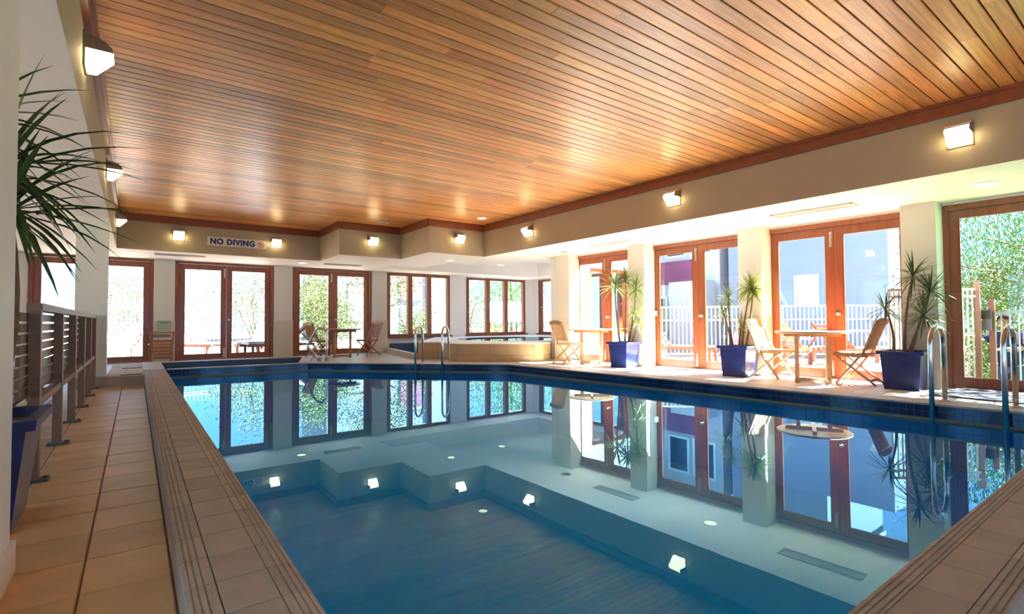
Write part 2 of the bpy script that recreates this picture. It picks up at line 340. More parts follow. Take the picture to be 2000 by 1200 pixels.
# timber trim round the edge of the boards
def trim(name, p0, p1, side, t=0.045, h=0.15):
    d = Vector((p1[0] - p0[0], p1[1] - p0[1], 0)).normalized(); n_ = Vector((-d.y, d.x, 0)) * side
    a, b = Vector((p0[0], p0[1], 0)), Vector((p1[0], p1[1], 0)); g = MB()
    g.prism([(q.x, q.y) for q in (a, b, b + n_ * t, a + n_ * t)], CEIL - h, CEIL + 0.02)
    g.prism([(q.x, q.y) for q in (a, b, b + n_ * (t + 0.022), a + n_ * (t + 0.022))], CEIL - 0.035, CEIL + 0.001)
    struct(name, g, M_TRIMWOOD)
trim('trim_1', (-0.32, -4), (-0.32, 13.1), -1)
trim('trim_2', (-0.32, 13.1), (3.72, 13.1), -1)
trim('trim_3', (3.71, 13.1), (3.71, 11.55), -1)
trim('trim_4', (3.645, 11.615), (5.22, 11.615), -1)
trim('trim_5', (5.22, 11.615), (5.22, 10.085), -1)
trim('trim_6', (5.155, 10.15), (6.68, 10.15), -1)
trim('trim_7', (bx(10.14), 10.14), (bx(-4), -4), -1)

# ------------------------------------------------------------------ soffit and bulkheads: one stepped surface
xs = [-3.3, -0.32, 3.71, 5.22, 5.6, 6.6, 'B', 'W', 8.45, 11.45, 12.1]
ys = [-4.0, 9.55, 10.15, 10.32, 11.615, 11.75, 13.1, 14.0, 15.05]
def gx(i, y):
    q = xs[i]
    return bx(y) if q == 'B' else (wx(y) + 0.1 if q == 'W' else q)
def height(i, j):
    y = (ys[j] + ys[j + 1]) / 2; x = (gx(i, y) + gx(i + 1, y)) / 2
    if y < 9.55 and i >= 7: return None
    if -0.32 < x and ((y < 10.15 and x < bx(y)) or (y < 11.615 and x < 5.22) or (y < 13.1 and x < 3.71)): return 'open'
    if 10.32 < y < 14.0 and x < 11.45 and ((x > 8.3) or (y > 11.75 and x > 6.6) or (y > 13.1 and x > 5.6)): return 2.95
    return SOF
g = MB(); gb = MB()
for i in range(len(xs) - 1):
    for j in range(len(ys) - 1):
        h = height(i, j)
        c = [(gx(i, ys[j]), ys[j]), (gx(i + 1, ys[j]), ys[j]), (gx(i + 1, ys[j + 1]), ys[j + 1]), (gx(i, ys[j + 1]), ys[j + 1])]
        if h not in (None, 'open'): g.add([(x, y, h) for x, y in c], [(3, 2, 1, 0)])
        if h is None: continue
        hv = CEIL + 0.05 if h == 'open' else h
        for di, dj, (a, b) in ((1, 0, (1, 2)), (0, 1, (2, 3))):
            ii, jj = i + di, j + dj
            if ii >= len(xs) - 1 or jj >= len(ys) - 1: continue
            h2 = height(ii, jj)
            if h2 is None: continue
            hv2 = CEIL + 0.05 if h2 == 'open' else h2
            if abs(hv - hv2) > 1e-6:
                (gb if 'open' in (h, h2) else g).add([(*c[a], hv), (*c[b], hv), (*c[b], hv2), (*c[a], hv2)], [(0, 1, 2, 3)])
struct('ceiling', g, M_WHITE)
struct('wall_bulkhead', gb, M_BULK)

# ------------------------------------------------------------------ walls
def far_wall():
    g = MB(); T = FARY + 0.25
    for a, b in ((-3.3, -1.87), (0.36, 0.775), (3.005, 3.475), (5.73, 6.24), (8.46, 9.10), (11.64, 12.3)):
        g.box(a, b, FARY + 0.02, T, 0, 2.6)
    g.box(-3.3, 12.3, FARY + 0.02, T, 2.475, 3.3)
    for a, b in ((6.24, 8.46), (9.10, 11.64)): g.box(a, b, FARY + 0.02, T, 0, 0.46)
    return g
struct('wall_far', far_wall(), M_WHITE)
for a, b in ((0.36, 0.77), (3.01, 3.47), (5.74, 6.20)):         # piers between the doors, with a tiled dado
    p = struct('wall_pier', MB().box(a, b, FARY - 0.10, FARY + 0.03, 0, SOF + 0.02), M_WALL)
    part('dado', MB().box(a - 0.012, b + 0.012, FARY - 0.115, FARY + 0.02, 0, 0.98), M_DADO, p)
g = MB()                                                          # wall with terrace doors: slivers between the units and the return into the bay
for a, b in ((9.6, 8.87), (6.84, 6.71), (4.57, 4.41), (2.33, 2.09), (-0.02, -4.2)):
    g.prism([(wx(a), a), (wx(b), b), (wx(b) + 0.2, b), (wx(a) + 0.2, a)], 0, 3.3)
g.prism([(wx(9.6), 9.6), (wx(-4.2), -4.2), (wx(-4.2) + 0.2, -4.2), (wx(9.6) + 0.2, 9.6)], 2.43, CEIL + 0.3)
struct('wall_right', g, M_WHITE)
for a, b in ((9.12, 8.66), (7.0, 6.60), (4.70, 4.31), (2.44, 2.06), (0.12, -0.3)):
    f = [(wx(a) - 0.31, a), (wx(b) - 0.31, b), (wx(b) + 0.01, b), (wx(a) + 0.01, a)]
    p = struct('wall_pier', MB().prism(f, 0, SOF + 0.02), M_WALL)
    e = 0.01; f2 = [(wx(a) - 0.31 - e, a + e), (wx(b) - 0.31 - e, b - e), (wx(b), b - e), (wx(a), a + e)]
    part('dado', MB().prism(f2, 0, 0.98), M_DADOY, p)
# bay walls
g = MB(); g.box(8.3, 9.5, 9.45, 9.62, -0.8, 3.3); g.box(9.5, 11.0, 9.45, 9.62, -0.8, 0.55); g.box(9.5, 11.0, 9.45, 9.62, 2.3, 3.3); g.box(11.0, 12.3, 9.45, 9.62, -0.8, 3.3)
struct('wall_bay', g, M_HOUSEW)
g = MB(); g.box(12.0, 12.25, 14.62, 15.2, 0, 3.3); g.box(12.0, 12.25, 9.45, 9.9, 0, 3.3); g.box(12.0, 12.25, 12.3, 12.7, 0, 3.3); g.box(12.0, 12.25, 9.9, 14.62, 0, 0.46); g.box(12.0, 12.25, 9.9, 14.62, 2.43, 3.3)
struct('wall_bay', g, M_WHITE)
# wall beyond the walkway and the wall behind the viewer, unseen and glazed wide to let in more daylight
g = MB(); g.box(-3.5, -3.3, -4.2, 15.2, 2.43, 3.3)
for a, b in ((-4.2, -3.0), (-0.6, 0.2), (2.6, 3.4), (5.8, 6.6), (9.0, 9.8), (12.2, 15.2)): g.box(-3.5, -3.3, a, b, 0, 3.3)
struct('wall_left', g, M_WALL)
g = MB(); g.box(-3.5, 9.4, -4.2, -4.0, 2.43, 3.3)
for a, b in ((-3.5, -3.2), (-0.8, -0.6), (1.8, 2.0), (4.4, 4.6), (7.0, 9.4)): g.box(a, b, -4.2, -4.0, 0, 3.3)
struct('wall_back', g, M_WALL)

# columns under the beam beside the walkway
def column(y0, y1, x0, x1, zb, nm):
    p = struct('wall_column', MB().box(x0, x1, y0, y1, 0, SOF + 0.01), mat('grey_cream_column_paint', (0.78, 0.81, 0.72), 0.6, var=0.03, vscale=3, bump=0.05, bscale=30))
    q = part('skirting', MB().box(x0 - 0.015, x1 + 0.015, y0 - 0.015, y1 + 0.015, 0, zb), M_WHITE if nm else M_COPE, p)
column(1.9, 2.65, -1.0, -0.365, 0.115, True)
column(9.47, 9.92, -0.69, -0.335, 0.16, False)

# ------------------------------------------------------------------ glazed door and window units
def leaf(parent, x0, x1, z0, z1, yy, knob=None, sl=0.115, sr=0.115, top=0.13, bot=0.13):
    f = MB(); t = 0.045
    f.box(x0, x0 + sl, yy, yy + t, z0, z1); f.box(x1 - sr, x1, yy, yy + t, z0, z1)
    f.box(x0 + sl, x1 - sr, yy, yy + t, z1 - top, z1); f.box(x0 + sl, x1 - sr, yy, yy + t, z0, z0 + bot)
    for a, b, c, d in ((x0 + sl, x0 + sl + 0.012, z0 + bot, z1 - top), (x1 - sr - 0.012, x1 - sr, z0 + bot, z1 - top)): f.box(a, b, yy + 0.008, yy + 0.037, c, d)
    lf = part('door_leaf', f, M_DOORW, parent)
    part('pane', MB().box(x0 + sl, x1 - sr, yy + 0.02, yy + 0.026, z0 + bot, z1 - top), M_GLASS, lf)
    if knob is not None:
        k = MB(); k.lathe([(0.028, 0), (0.028, 0.006), (0.012, 0.008), (0.012, 0.03), (0.026, 0.04), (0.03, 0.055), (0.022, 0.068), (0.004, 0.072)], 14)
        k.v = [(knob + x, yy - z, 1.0 + y) for x, y, z in k.v]
        part('knob', k, M_STEEL, lf, True)
    return lf
def bolt(parent, x, z, yy, L=0.24):
    b = MB(); b.box(x - 0.018, x + 0.018, yy - 0.004, yy, z - L / 2, z + L / 2); b.tube([(x, yy - 0.012, z - L / 2), (x, yy - 0.012, z + L / 2)], 0.006, 6)
    for q in (-0.35, 0, 0.35): b.box(x - 0.016, x + 0.016, yy - 0.02, yy, z + q * L - 0.008, z + q * L + 0.008)
    part('bolt', b, M_BRASS, parent)
DOORN = [0]
def door_unit(w, h, loc, rotz, ft=0.075):
    DOORN[0] += 1
    d = struct('door_%d' % DOORN[0], None, None, None, loc, rotz)
    f = MB(); f.box(0, ft, -0.02, 0.13, 0, h); f.box(w - ft, w, -0.02, 0.13, 0, h); f.box(ft, w - ft, -0.02, 0.13, h - ft, h); f.box(ft, w - ft, 0.0, 0.13, 0, 0.02)
    f.box(0.0, ft + 0.012, 0.06, 0.13, 0, h); f.box(w - ft - 0.012, w, 0.06, 0.13, 0, h)
    part('frame', f, M_DOORW, d)
    mid = w / 2 + 0.0
    leaf(d, ft + 0.003, mid - 0.002, 0.022, h - ft - 0.003, 0.02)
    leaf(d, mid + 0.002, w - ft - 0.003, 0.022, h - ft - 0.003, 0.02, knob=mid + 0.05)
    bolt(d, mid - 0.045, h - 0.27, 0.02); bolt(d, mid - 0.045, 0.17, 0.02)
    return d
FH = 2.475
door_unit(2.21, FH, (-1.855, FARY, 0), 0); door_unit(2.22, FH, (0.78, FARY, 0), 0); door_unit(2.24, FH, (3.485, FARY, 0), 0)
RW = R(-90) + math.atan(0.06)
for ya, w in ((8.86, 2.02), (6.70, 2.11), (4.40, 2.06)): door_unit(w, 2.425, (wx(ya), ya, 0), RW)
DOORN[0] += 1                                                    # the single wide leaf by the doormat
d = struct('door_%d' % DOORN[0], None, None, None, (wx(2.085), 2.085, 0), RW)
f = MB(); f.box(0, 0.075, -0.02, 0.13, 0, 2.43); f.box(2.0, 2.075, -0.02, 0.13, 0, 2.43); f.box(0.075, 2.0, -0.02, 0.13, 2.355, 2.43); f.box(0.075, 2.0, 0, 0.13, 0, 0.02)
part('frame', f, M_DOORW, d); leaf(d, 0.078, 1.997, 0.022, 2.352, 0.02, top=0.11, bot=0.125, sl=0.10)
# glazed units out of view, on the far side of the walkway and behind the viewer
for a in (-3.0, 0.2, 3.4, 6.6, 9.8): door_unit(2.4, 2.43, (-3.3, a, 0), R(90))
for a in (-3.2, -0.6, 2.0, 4.6): door_unit(2.4, 2.43, (a + 2.4, -4.0, 0), R(180))

WINN = [0]
def window_unit(w, z0, z1, loc, rotz, n, mul=0.075, knobs=True):
    WINN[0] += 1
    d = struct('window_%d' % WINN[0], None, None, None, loc, rotz); ft = 0.09
    f = MB(); f.box(0, ft, -0.01, 0.13, z0, z1); f.box(w - ft, w, -0.01, 0.13, z0, z1); f.box(ft, w - ft, -0.01, 0.13, z1 - ft, z1); f.box(ft, w - ft, -0.01, 0.13, z0, z0 + 0.07)
    part('frame', f, M_DOORW, d)
    step = (w - 2 * ft) / n
    for k in range(1, n): part('mullion', MB().box(ft + k * step - mul, ft + k * step + mul, -0.015, 0.12, z0 + 0.07, z1 - ft), M_DOORW, d)
    for k in range(n):
        a = ft + k * step + (mul if k else 0); b = ft + (k + 1) * step - (mul if k < n - 1 else 0)
        p = part('pane', MB().box(a, b, 0.05, 0.056, z0 + 0.07, z1 - ft), M_GLASS, d)
        if knobs: part('catch', MB().box(a + 0.02, a + 0.07, 0.0, 0.05, z0 + 0.95, z0 + 0.98), M_BRASS, p)
    part('window_sill', MB().box(-0.06, w + 0.06, -0.07, 0.02, z0 - 0.045, z0), M_TRIMWOOD, d)
window_unit(2.20, 0.47, 2.45, (6.25, FARY, 0), 0, 3); window_unit(2.52, 0.47, 2.44, (9.11, FARY, 0), 0, 3)
window_unit(1.9, 0.47, 2.43, (12.0, 14.61, 0), R(-90), 2)
window_unit(2.4, 0.47, 2.43, (12.0, 12.3, 0), R(-90), 3, 0.05)  # hidden extra window, added so sun can brighten the bay
window_unit(1.5, 0.55, 2.3, (11.0, 9.62, 0), R(180), 2, 0.05, False)

# ------------------------------------------------------------------ swimming pool
pool = thing('swimming_pool', 'deep blue swimming pool with mirror-still water under the timber ceiling', 'pool')
g = MB(); n = len(POOL)
for i in range(n):
    a, b = POOL[i], POOL[(i + 1) % n]; g.add([(*a, -1.3), (*b, -1.3), (*b, KC - 0.014), (*a, KC - 0.014)], [(0, 1, 2, 3)])
g.add([(*p, -0.9) for p in POOL], [tuple(range(n))])
part('basin', g, M_POOLW, pool)
w_ = MB(); w_.add([(x, y, 0.0) for x, y in POOL], [tuple(range(n - 1, -1, -1))])
part('water', w_, M_WATER, pool)
# mosaic band above the water: single tiles close by, the rest in one piece
TP = 0.0575
tmb = MB(); tmb.box(-TP / 2 + 0.002, TP / 2 - 0.002, -0.004, 0.006, -TP / 2 + 0.002, TP / 2 - 0.002); tmb = tmb.mesh('mosaic_tile', M_BLUE)
rest = MB(); gro = MB(); cnt = 0
for (a, b) in ((POOL[4], POOL[3]), (POOL[3], POOL[2]), (POOL[2], POOL[1])):
    A, B = Vector((*a, 0)), Vector((*b, 0)); L = (B - A).length; d = (B - A).normalized(); nrm = Vector((-d.y, d.x, 0))
    if nrm.dot(Vector((2.5, 4, 0)) - A) < 0: nrm = -nrm
    gro.bar(A + nrm * 0.001 + Vector((0, 0, 0.06)), B + nrm * 0.001 + Vector((0, 0, 0.06)), 0.004, 0.158)
    k = 0
    while (k + 0.5) * TP < L:
        for z in (0.109, 0.0515):
            c = A + d * (k + 0.5) * TP + nrm * 0.004
            if a is POOL[4] and c.y < 4.6 and cnt < 150:
                o = link('mosaic_tile', tmb, pool, (c.x, c.y, z), math.atan2(d.y, d.x)); cnt += 1
            else: rest.bar(c - d * (TP / 2 - 0.002) + Vector((0, 0, z)), c + d * (TP / 2 - 0.002) + Vector((0, 0, z)), 0.008, TP - 0.004)
        k += 1
o = part('mosaic_band', rest, M_BLUE, pool); o['kind'] = 'stuff'
part('grout', gro, M_BLUEG, pool)

# raised coping round the pool
cop = thing('pool_coping', 'raised tiled kerb running all the way round the main pool', 'coping')
g = MB(); g.box(0.124, 0.412, 0.33, 10.6, -0.045, KC - 0.018); g.box(0.124, 6.3, 0.326, 0.572, -0.045, KC - 0.018)
rp_ = [(px_(0.4) + 0.01, 0.4), (px_(7.4) + 0.01, 7.4), (px_(7.4) + 0.29, 7.5), (px_(0.4) + 0.29, 0.4)]; g.prism(rp_, 0, KC - 0.018)
g.prism([(5.37, 7.41), (2.66, 10.16), (2.82, 10.40), (5.64, 7.55)], 0, KC - 0.018); g.prism([(0.42, 10.36), (2.66, 10.16), (2.72, 10.30), (0.42, 10.50)], 0, KC - 0.018)
part('kerb', g, M_COPE, cop)
part('grout', MB().box(0.135, 0.405, 0.34, 10.4, KC - 0.0185, KC - 0.006).box(0.135, 5.9, 0.34, 0.565, KC - 0.0185, KC - 0.006), mat('dark_coping_grout', (0.09, 0.06, 0.035), 0.9), cop)
def bullnose(w, L, flip, m):
    t = 0.02; pr = [(0, -0.055), (0, -0.012), (0.004, -0.004), (0.012, 0.0)]
    for gxp in (0.018, 0.034, 0.052): pr += [(gxp - 0.003, 0), (gxp - 0.0015, -0.0035), (gxp + 0.0015, -0.0035), (gxp + 0.003, 0)]
    pr += [(w - 0.0015, 0), (w - 0.0015, -t), (0.012, -t), (0.012, -0.055)]
    if flip: pr = [(-x, z) for x, z in pr][::-1]
    b = MB().profile(pr, -L / 2, L / 2); return b.mesh('bullnose_tile', m)
b_o = bullnose(0.08, 0.1995, False, M_COPE); b_i = bullnose(0.08, 0.1995, True, M_COPE); b_m = tile_mesh('coping_tile', 0.138, 0.1995, M_COPE, 0.018, 0.002)
y = 1.557 - 0.2035 * 5
while y + 0.2 < 10.45:
    for me, x in ((b_o, 0.12), (b_m, 0.271), (b_i, 0.42)):
        o = link('bullnose_tile' if me is not b_m else 'coping_tile', me, cop, (x, y + 0.10175, KC))
    y += 0.2035
b_o2 = bullnose(0.07, 0.221, False, M_COPE); b_m2 = tile_mesh('coping_tile', 0.221, 0.126, M_COPE, 0.018, 0.002); b_i2 = bullnose(0.064, 0.221, True, M_COPE)
x = 0.43 + 0.04
while x < 5.75:
    link('bullnose_tile', b_i2, cop, (x + 0.1125, 0.58, KC), R(90)); link('coping_tile', b_m2, cop, (x + 0.1125, 0.4525, KC)); link('bullnose_tile', b_o2, cop, (x + 0.1125, 0.318, KC), R(90))
    x += 0.225
cm = MB().box(-0.15, 0.15, -0.1475, 0.1475, -0.018, 0).mesh('coping_tile', M_COPEP)
def run(a, b, wdt, off=0.15):
    A, B = Vector((*a, 0)), Vector((*b, 0)); d = (B - A).normalized(); L = (B - A).length; nn = max(1, round(L / 0.3)); nrm = Vector((d.y, -d.x, 0))
    me = MB().box(-0.0, wdt, -L / nn / 2 + 0.002, L / nn / 2 - 0.002, -0.018, 0).mesh('coping_tile', M_COPEP)
    for k in range(nn):
        c = A + d * (k + 0.5) * L / nn; link('coping_tile', me, cop, (c.x, c.y, KC), math.atan2(nrm.y, nrm.x))
run((px_(0.58) - 0.008, 0.58), (5.352, 7.44), 0.30)
run((5.36, 7.40), (2.60, 10.20), 0.30)
run((2.65, 10.15), (0.43, 10.35), 0.15)

# shallow wading pool beyond, with the low platform beside it
wad = thing('wading_pool', 'shallow wading pool with slate-blue sides beyond the far pool edge', 'pool')
g = MB(); g.prism([(0.42, 12.28), (3.02, 12.0), (3.1, 12.2), (0.42, 12.5)], 0, KC); g.prism([(3.02, 12.0), (2.55, 10.42), (2.75, 10.36), (3.22, 12.0)], 0, KC)
g.prism([(0.12, 10.4), (0.42, 10.4), (0.42, 12.5), (0.12, 12.5)], 0, KC)
part('rim', g, M_COPEP, wad)
part('lining', MB().prism([(0.42, 12.275), (3.02, 11.995), (3.02, 11.98), (0.42, 12.26)], 0, KC - 0.012), mat('slate_blue_lining', (0.05, 0.10, 0.19), 0.4), wad)
part('water', MB().prism([(0.42, 10.5), (2.56, 10.3), (3.02, 11.98), (0.42, 12.27)], 0.0, 0.045), M_WATER2, wad)
plat = thing('tiled_platform', 'low tiled platform with two dark slots at the foot of the column', 'platform')
part('body', MB().box(-0.332, 0.122, 9.44, 12.3, 0, KC - 0.012), M_COPE, plat)
tmp_ = tile_mesh('platform_tile', 0.222, 0.30, M_COPE, 0.012, 0.003)
for i in range(2):
    for j in range(9): link('platform_tile', tmp_, plat, (-0.22 + 0.226 * i, 9.59 + 0.305 * j, KC + 0.001))
for yy in (9.56, 10.95): part('slot', MB().box(-0.17, 0.10, yy, yy + 0.09, KC - 0.004, KC + 0.006), M_DARK, plat)

# ------------------------------------------------------------------ spa in the bay
SPA = [(5.70, 11.70), (6.10, 11.33), (5.99, 10.58), (6.12, 10.18), (7.34, 9.11), (7.54, 9.03), (7.93, 9.23)]
spa = thing('tiled_spa', 'raised spa clad in sand-coloured tiles in the window bay', 'spa')
body = SPA + [(7.95, 9.64), (11.98, 9.64), (11.98, FARY), (7.9, FARY)]
part('body', MB().prism(body, 0, 0.395), M_SPAG, spa)
part('rim', MB().prism([(x - 0.012 if i < 6 else x, y - 0.012 if i < 7 else y) for i, (x, y) in enumerate(body)], 0.395, 0.415), M_WHITE, spa)
part('water', MB().prism([(6.9 + 2.0 + 1.7 * math.cos(k * math.pi / 8), 11.9 + 1.7 * math.sin(k * math.pi / 8)) for k in range(16)], 0.40, 0.418), M_WATER2, spa)
for a, b in zip(SPA, SPA[1:]):
    A, B = Vector((*a, 0)), Vector((*b, 0)); d = (B - A).normalized(); L = (B - A).length
    for z0, z1, tw in ((0.145, 0.39, 0.2), (0.003, 0.14, 0.27)):
        nn = max(1, round(L / tw))
        for k in range(nn):
            p = A + d * (L * k / nn + 0.003); q = A + d * (L * (k + 1) / nn - 0.003); zz = Vector((0, 0, (z0 + z1) / 2))
            part('tile', MB().bar(p + zz, q + zz, 0.016, z1 - z0 - 0.004), M_SPA, spa)
fb = thing('foot_bath', 'low tiled foot bath with slate-blue back beside the spa', 'basin')
part('kerb', MB().prism([(5.52, 11.6), (5.68, 11.68), (6.32, 14.9), (6.16, 14.9)], 0, 0.13), M_SPA, fb)
part('back', MB().prism([(6.3, 14.80), (7.7, 14.80), (7.75, 14.9), (6.3, 14.9)], 0, 0.26), mat('slate_blue_lining', (0.05, 0.1, 0.19)), fb)
part('water', MB().prism([(5.68, 11.75), (7.75, 14.8), (6.3, 14.8)], 0.0, 0.09), M_WATER2, fb)

# ------------------------------------------------------------------ wall lamps on the bulkheads
def make_lamp():
    t = thing('wall_lamp', 'lamp', 'lamp')          # local: wall at y = 0, lamp reaches to -y
    part('back_plate', MB().box(-0.105, 0.105, -0.014, 0, -0.125, 0.125), M_LAMPM, t)
    N = 8; arc = [(-0.16 * math.cos(a) - 0.012, 0.10 * math.sin(a)) for a in [R(90) * k / N for k in range(N + 1)]]
    h = MB()                                          # housing cheeks and top
    for s in (-1, 1):
        h.add([(s * 0.10, y, z) for y, z in arc] + [(s * 0.10, -0.012, 0.0)], [tuple(range(N + 2)) if s > 0 else tuple(range(N + 1, -1, -1))])
    for (ya, za), (yb, zb) in zip(arc[3:], arc[4:]): h.add([(-0.10, ya, za), (0.10, ya, za), (0.10, yb, zb), (-0.10, yb, zb)], [(3, 2, 1, 0)])
    part('hood', h, M_LAMPM, t)
    for k in (4, 6):
        y, z = arc[k]; part('fin', MB().box(-0.102, 0.102, y - 0.006, y + 0.004, z - 0.003, z + 0.007), M_CHROME, t)
    d = MB(); P = [(-0.172, 0.0), (-0.16, 0.035), (-0.13, 0.062), (-0.02, 0.06), (-0.02, -0.115), (-0.07, -0.112)]
    d.add([(-0.094, y, z) for y, z in P] + [(0.094, y, z) for y, z in P], [tuple(range(6)), tuple(range(11, 5, -1))] + [(i, i + 6, (i + 1) % 6 + 6, (i + 1) % 6) for i in range(6)])
    part('diffuser', d, M_LAMP, t)
    return t
lamp = make_lamp(); first = [True]
def place_lamp(x, y, z, rz, label):
    if first[0]:
        first[0] = False; lamp.location = (x, y, z); lamp.rotation_euler = (0, 0, rz); lamp['label'] = label; lamp['group'] = 'lamps on the bulkheads'
    else: dup(lamp, (x, y, z), rz, label, 'lamps on the bulkheads')
B1 = R(-90) + math.atan(0.0255)
place_lamp(0.736, 13.1, 2.83, 0, 'lit wall lamp beside the word NO of the diving sign')
place_lamp(2.67, 13.1, 2.83, 0, 'lit wall lamp just past the crossed-out diver symbol')
place_lamp(4.48, 11.615, 2.84, 0, 'lit wall lamp on the middle step of the bulkhead')
place_lamp(5.96, 10.15, 2.835, 0, 'lit wall lamp on the step nearest the long bulkhead')
place_lamp(bx(8.45), 8.45, 2.83, B1, 'lit wall lamp on the long bulkhead above the cobalt planter by the small table')
place_lamp(bx(4.9), 4.90, 2.84, B1, 'lit wall lamp halfway along the long bulkhead')
place_lamp(bx(1.465), 1.465, 2.83, B1, 'large lit wall lamp above the round recessed downlight')
place_lamp(-0.32, 4.75, 2.88, R(90), 'big lit wall lamp seen from the side above the spiky palm')
place_lamp(-0.32, 8.25, 2.88, R(90), 'lit wall lamp in side view, second along the walkway beam')
place_lamp(-0.32, 12.1, 2.88, R(90), 'lit wall lamp at the inner end of the walkway beam')

# recessed downlights and vents
def downlight(x, y, z, r, m, label):
    t = thing('downlight', label, 'downlight', (x, y, z), 0, 'recessed downlights')
    part('ring', MB().lathe([(r, 0.0), (r, -0.008), (r * 0.85, -0.012), (r * 0.85, 0.0)], 24), M_WHITE, t)
    part('lens', MB().lathe([(r * 0.84, 0.0), (r * 0.84, -0.006)], 24), m, t)
downlight(7.80, 1.465, SOF, 0.13, M_LAMPD, 'glowing yellow downlight in the soffit above the doormat')
downlight(7.72, 4.96, SOF, 0.12, M_LAMPD, 'pale downlight in the soffit near the middle terrace door')
downlight(7.66, 8.43, SOF, 0.13, mat('dark_lens', (0.10, 0.10, 0.09), 0.3), 'unlit dark downlight in the soffit above the folding chair by the spa')
downlight(6.35, 11.2, SOF, 0.10, M_LAMPD, 'small lit downlight at the corner of the spa ceiling recess')
downlight(8.0, 11.35, SOF, 0.10, M_LAMPD, 'small lit downlight over the spa near the bay windows')
downlight(-0.09, 13.6, SOF, 0.13, M_LAMPD, 'lit downlight in the soffit beside the walkway beam end')
downlight(3.45, 13.75, SOF, 0.12, M_LAMPD, 'lit downlight in the soffit between the two far double doors')
downlight(4.57, 11.18, CEIL - 0.001, 0.11, mat('grey_lens', (0.35, 0.40, 0.40), 0.2), 'grey glass downlight set in the timber boards near the stepped bulkhead')
downlight(6.12, 9.40, CEIL - 0.001, 0.11, M_LAMPD, 'yellowish downlight set in the timber boards by the inner bulkhead corner')
downlight(-1.5, 6.5, SOF, 0.12, M_LAMPD, 'downlight over the walkway bench')
def vent(x, y, L, W, rz, m, label):
    t = thing('air_vent', label, 'vent', (x, y, SOF), rz, 'ceiling air vents')
    f = MB()
    for a, b, c, d in ((-L / 2, L / 2, -W / 2, -W / 2 + 0.025), (-L / 2, L / 2, W / 2 - 0.025, W / 2), (-L / 2, -L / 2 + 0.025, -W / 2, W / 2), (L / 2 - 0.025, L / 2, -W / 2, W / 2), (-0.012, 0.012, -W / 2, W / 2)): f.box(a, b, c, d, -0.018, 0)
    part('frame', f, m, t)
    for k in range(5):
        y0_ = -W / 2 + 0.04 + (W - 0.08) * (k + 0.5) / 5; part('slat', MB().box(-L / 2 + 0.03, L / 2 - 0.03, y0_ - 0.008, y0_ + 0.008, -0.012, -0.003), m, t)
vent(7.66, 3.25, 1.05, 0.24, RW, M_VENT, 'long slatted vent in the soffit over the round table by the terrace')
vent(7.62, 6.95, 1.0, 0.22, RW, M_VENT, 'slatted vent in the soffit over the planter by the small table')
vent(0.80, 13.68, 0.95, 0.22, 0, mat('grey_vent', (0.36, 0.34, 0.33)), 'grey slatted vent in the soffit below the diving sign')
vent(4.45, 13.62, 0.95, 0.22, 0, mat('grey_vent', (0.36, 0.34, 0.33)), 'grey slatted vent in the soffit in front of the garden door')
vent(-1.35, 9.8, 0.5, 0.4, 0, M_VENT, 'square vent in the walkway soffit behind the palm leaves')

# ------------------------------------------------------------------ signs
sg = thing('warning_sign', 'NO DIVING sign with navy capitals and crossed-out diver on the bulkhead', 'sign', (1.27, 13.1, 2.66))
part('board', MB().box(0, 1.20, -0.008, 0, 0, 0.19), M_SIGN, sg)
cu = bpy.data.curves.new('letters', 'FONT'); cu.body = 'NO DIVING'; cu.size = 0.178; cu.extrude = 0.003; cu.offset = 0.008; cu.space_character = 1.12
tmpo = bpy.data.objects.new('tmp', cu); COL.objects.link(tmpo); bpy.context.view_layer.update()
me = bpy.data.meshes.new_from_object(tmpo.evaluated_get(bpy.context.evaluated_depsgraph_get())); bpy.data.objects.remove(tmpo)
me.materials.clear(); me.materials.append(M_NAVY)
x0, x1 = min(v.co.x for v in me.vertices), max(v.co.x for v in me.vertices); s = 0.895 / (x1 - x0)
me.transform(Matrix.Rotation(R(90), 4, 'X') @ Matrix.Scale(s, 4, (1, 0, 0)))
lt = link('lettering', me, sg, (0.055 - x0 * s, -0.012, 0.035))
c0 = (1.09, -0.011, 0.085)
def ring(r0, r1, n=28):
    m = MB(); vs = [(c0[0] + r * math.cos(2 * math.pi * k / n), c0[1], c0[2] + r * math.sin(2 * math.pi * k / n)) for r in (r0, r1) for k in range(n)]
    return m.add(vs, [(k, n + k, n + (k + 1) % n, (k + 1) % n) for k in range(n)][::1])
part('prohibition_ring', ring(0.055, 0.068).bar((c0[0] - 0.042, c0[1], c0[2] + 0.042), (c0[0] + 0.042, c0[1], c0[2] - 0.042), 0.003, 0.012), M_RED, sg)
dv = MB(); dv.bar((c0[0] + 0.03, c0[1] + 0.001, c0[2] + 0.03), (c0[0] - 0.008, c0[1] + 0.001, c0[2] - 0.005), 0.002, 0.014); dv.bar((c0[0] - 0.008, c0[1] + 0.001, c0[2] - 0.005), (c0[0] - 0.03, c0[1] + 0.001, c0[2] - 0.02), 0.002, 0.01)
part('diver_symbol', dv, M_NAVY, sg)
nt_ = thing('wall_notice', 'small pale green notice on the pier above the slatted wooden chair', 'sign', (0.56, FARY - 0.118, 0.87))
part('sheet', MB().box(-0.14, 0.14, -0.004, 0, -0.12, 0.12), M_GREENS, nt_)
part('header_strip', MB().box(-0.08, 0.08, -0.006, -0.003, 0.055, 0.085), mat('notice_header', (0.10, 0.22, 0.14)), nt_)
sw = thing('switch_box', 'small white switch box on the pier beside the middle terrace door', 'switch', (wx(6.59) - 0.03, 6.588, 1.06))
part('box', MB().box(-0.07, 0.03, -0.05, 0.0, -0.05, 0.05), M_PLASTIC, sw); part('button', MB().box(-0.03, -0.01, -0.056, -0.05, -0.02, 0.02), M_VENT, sw)

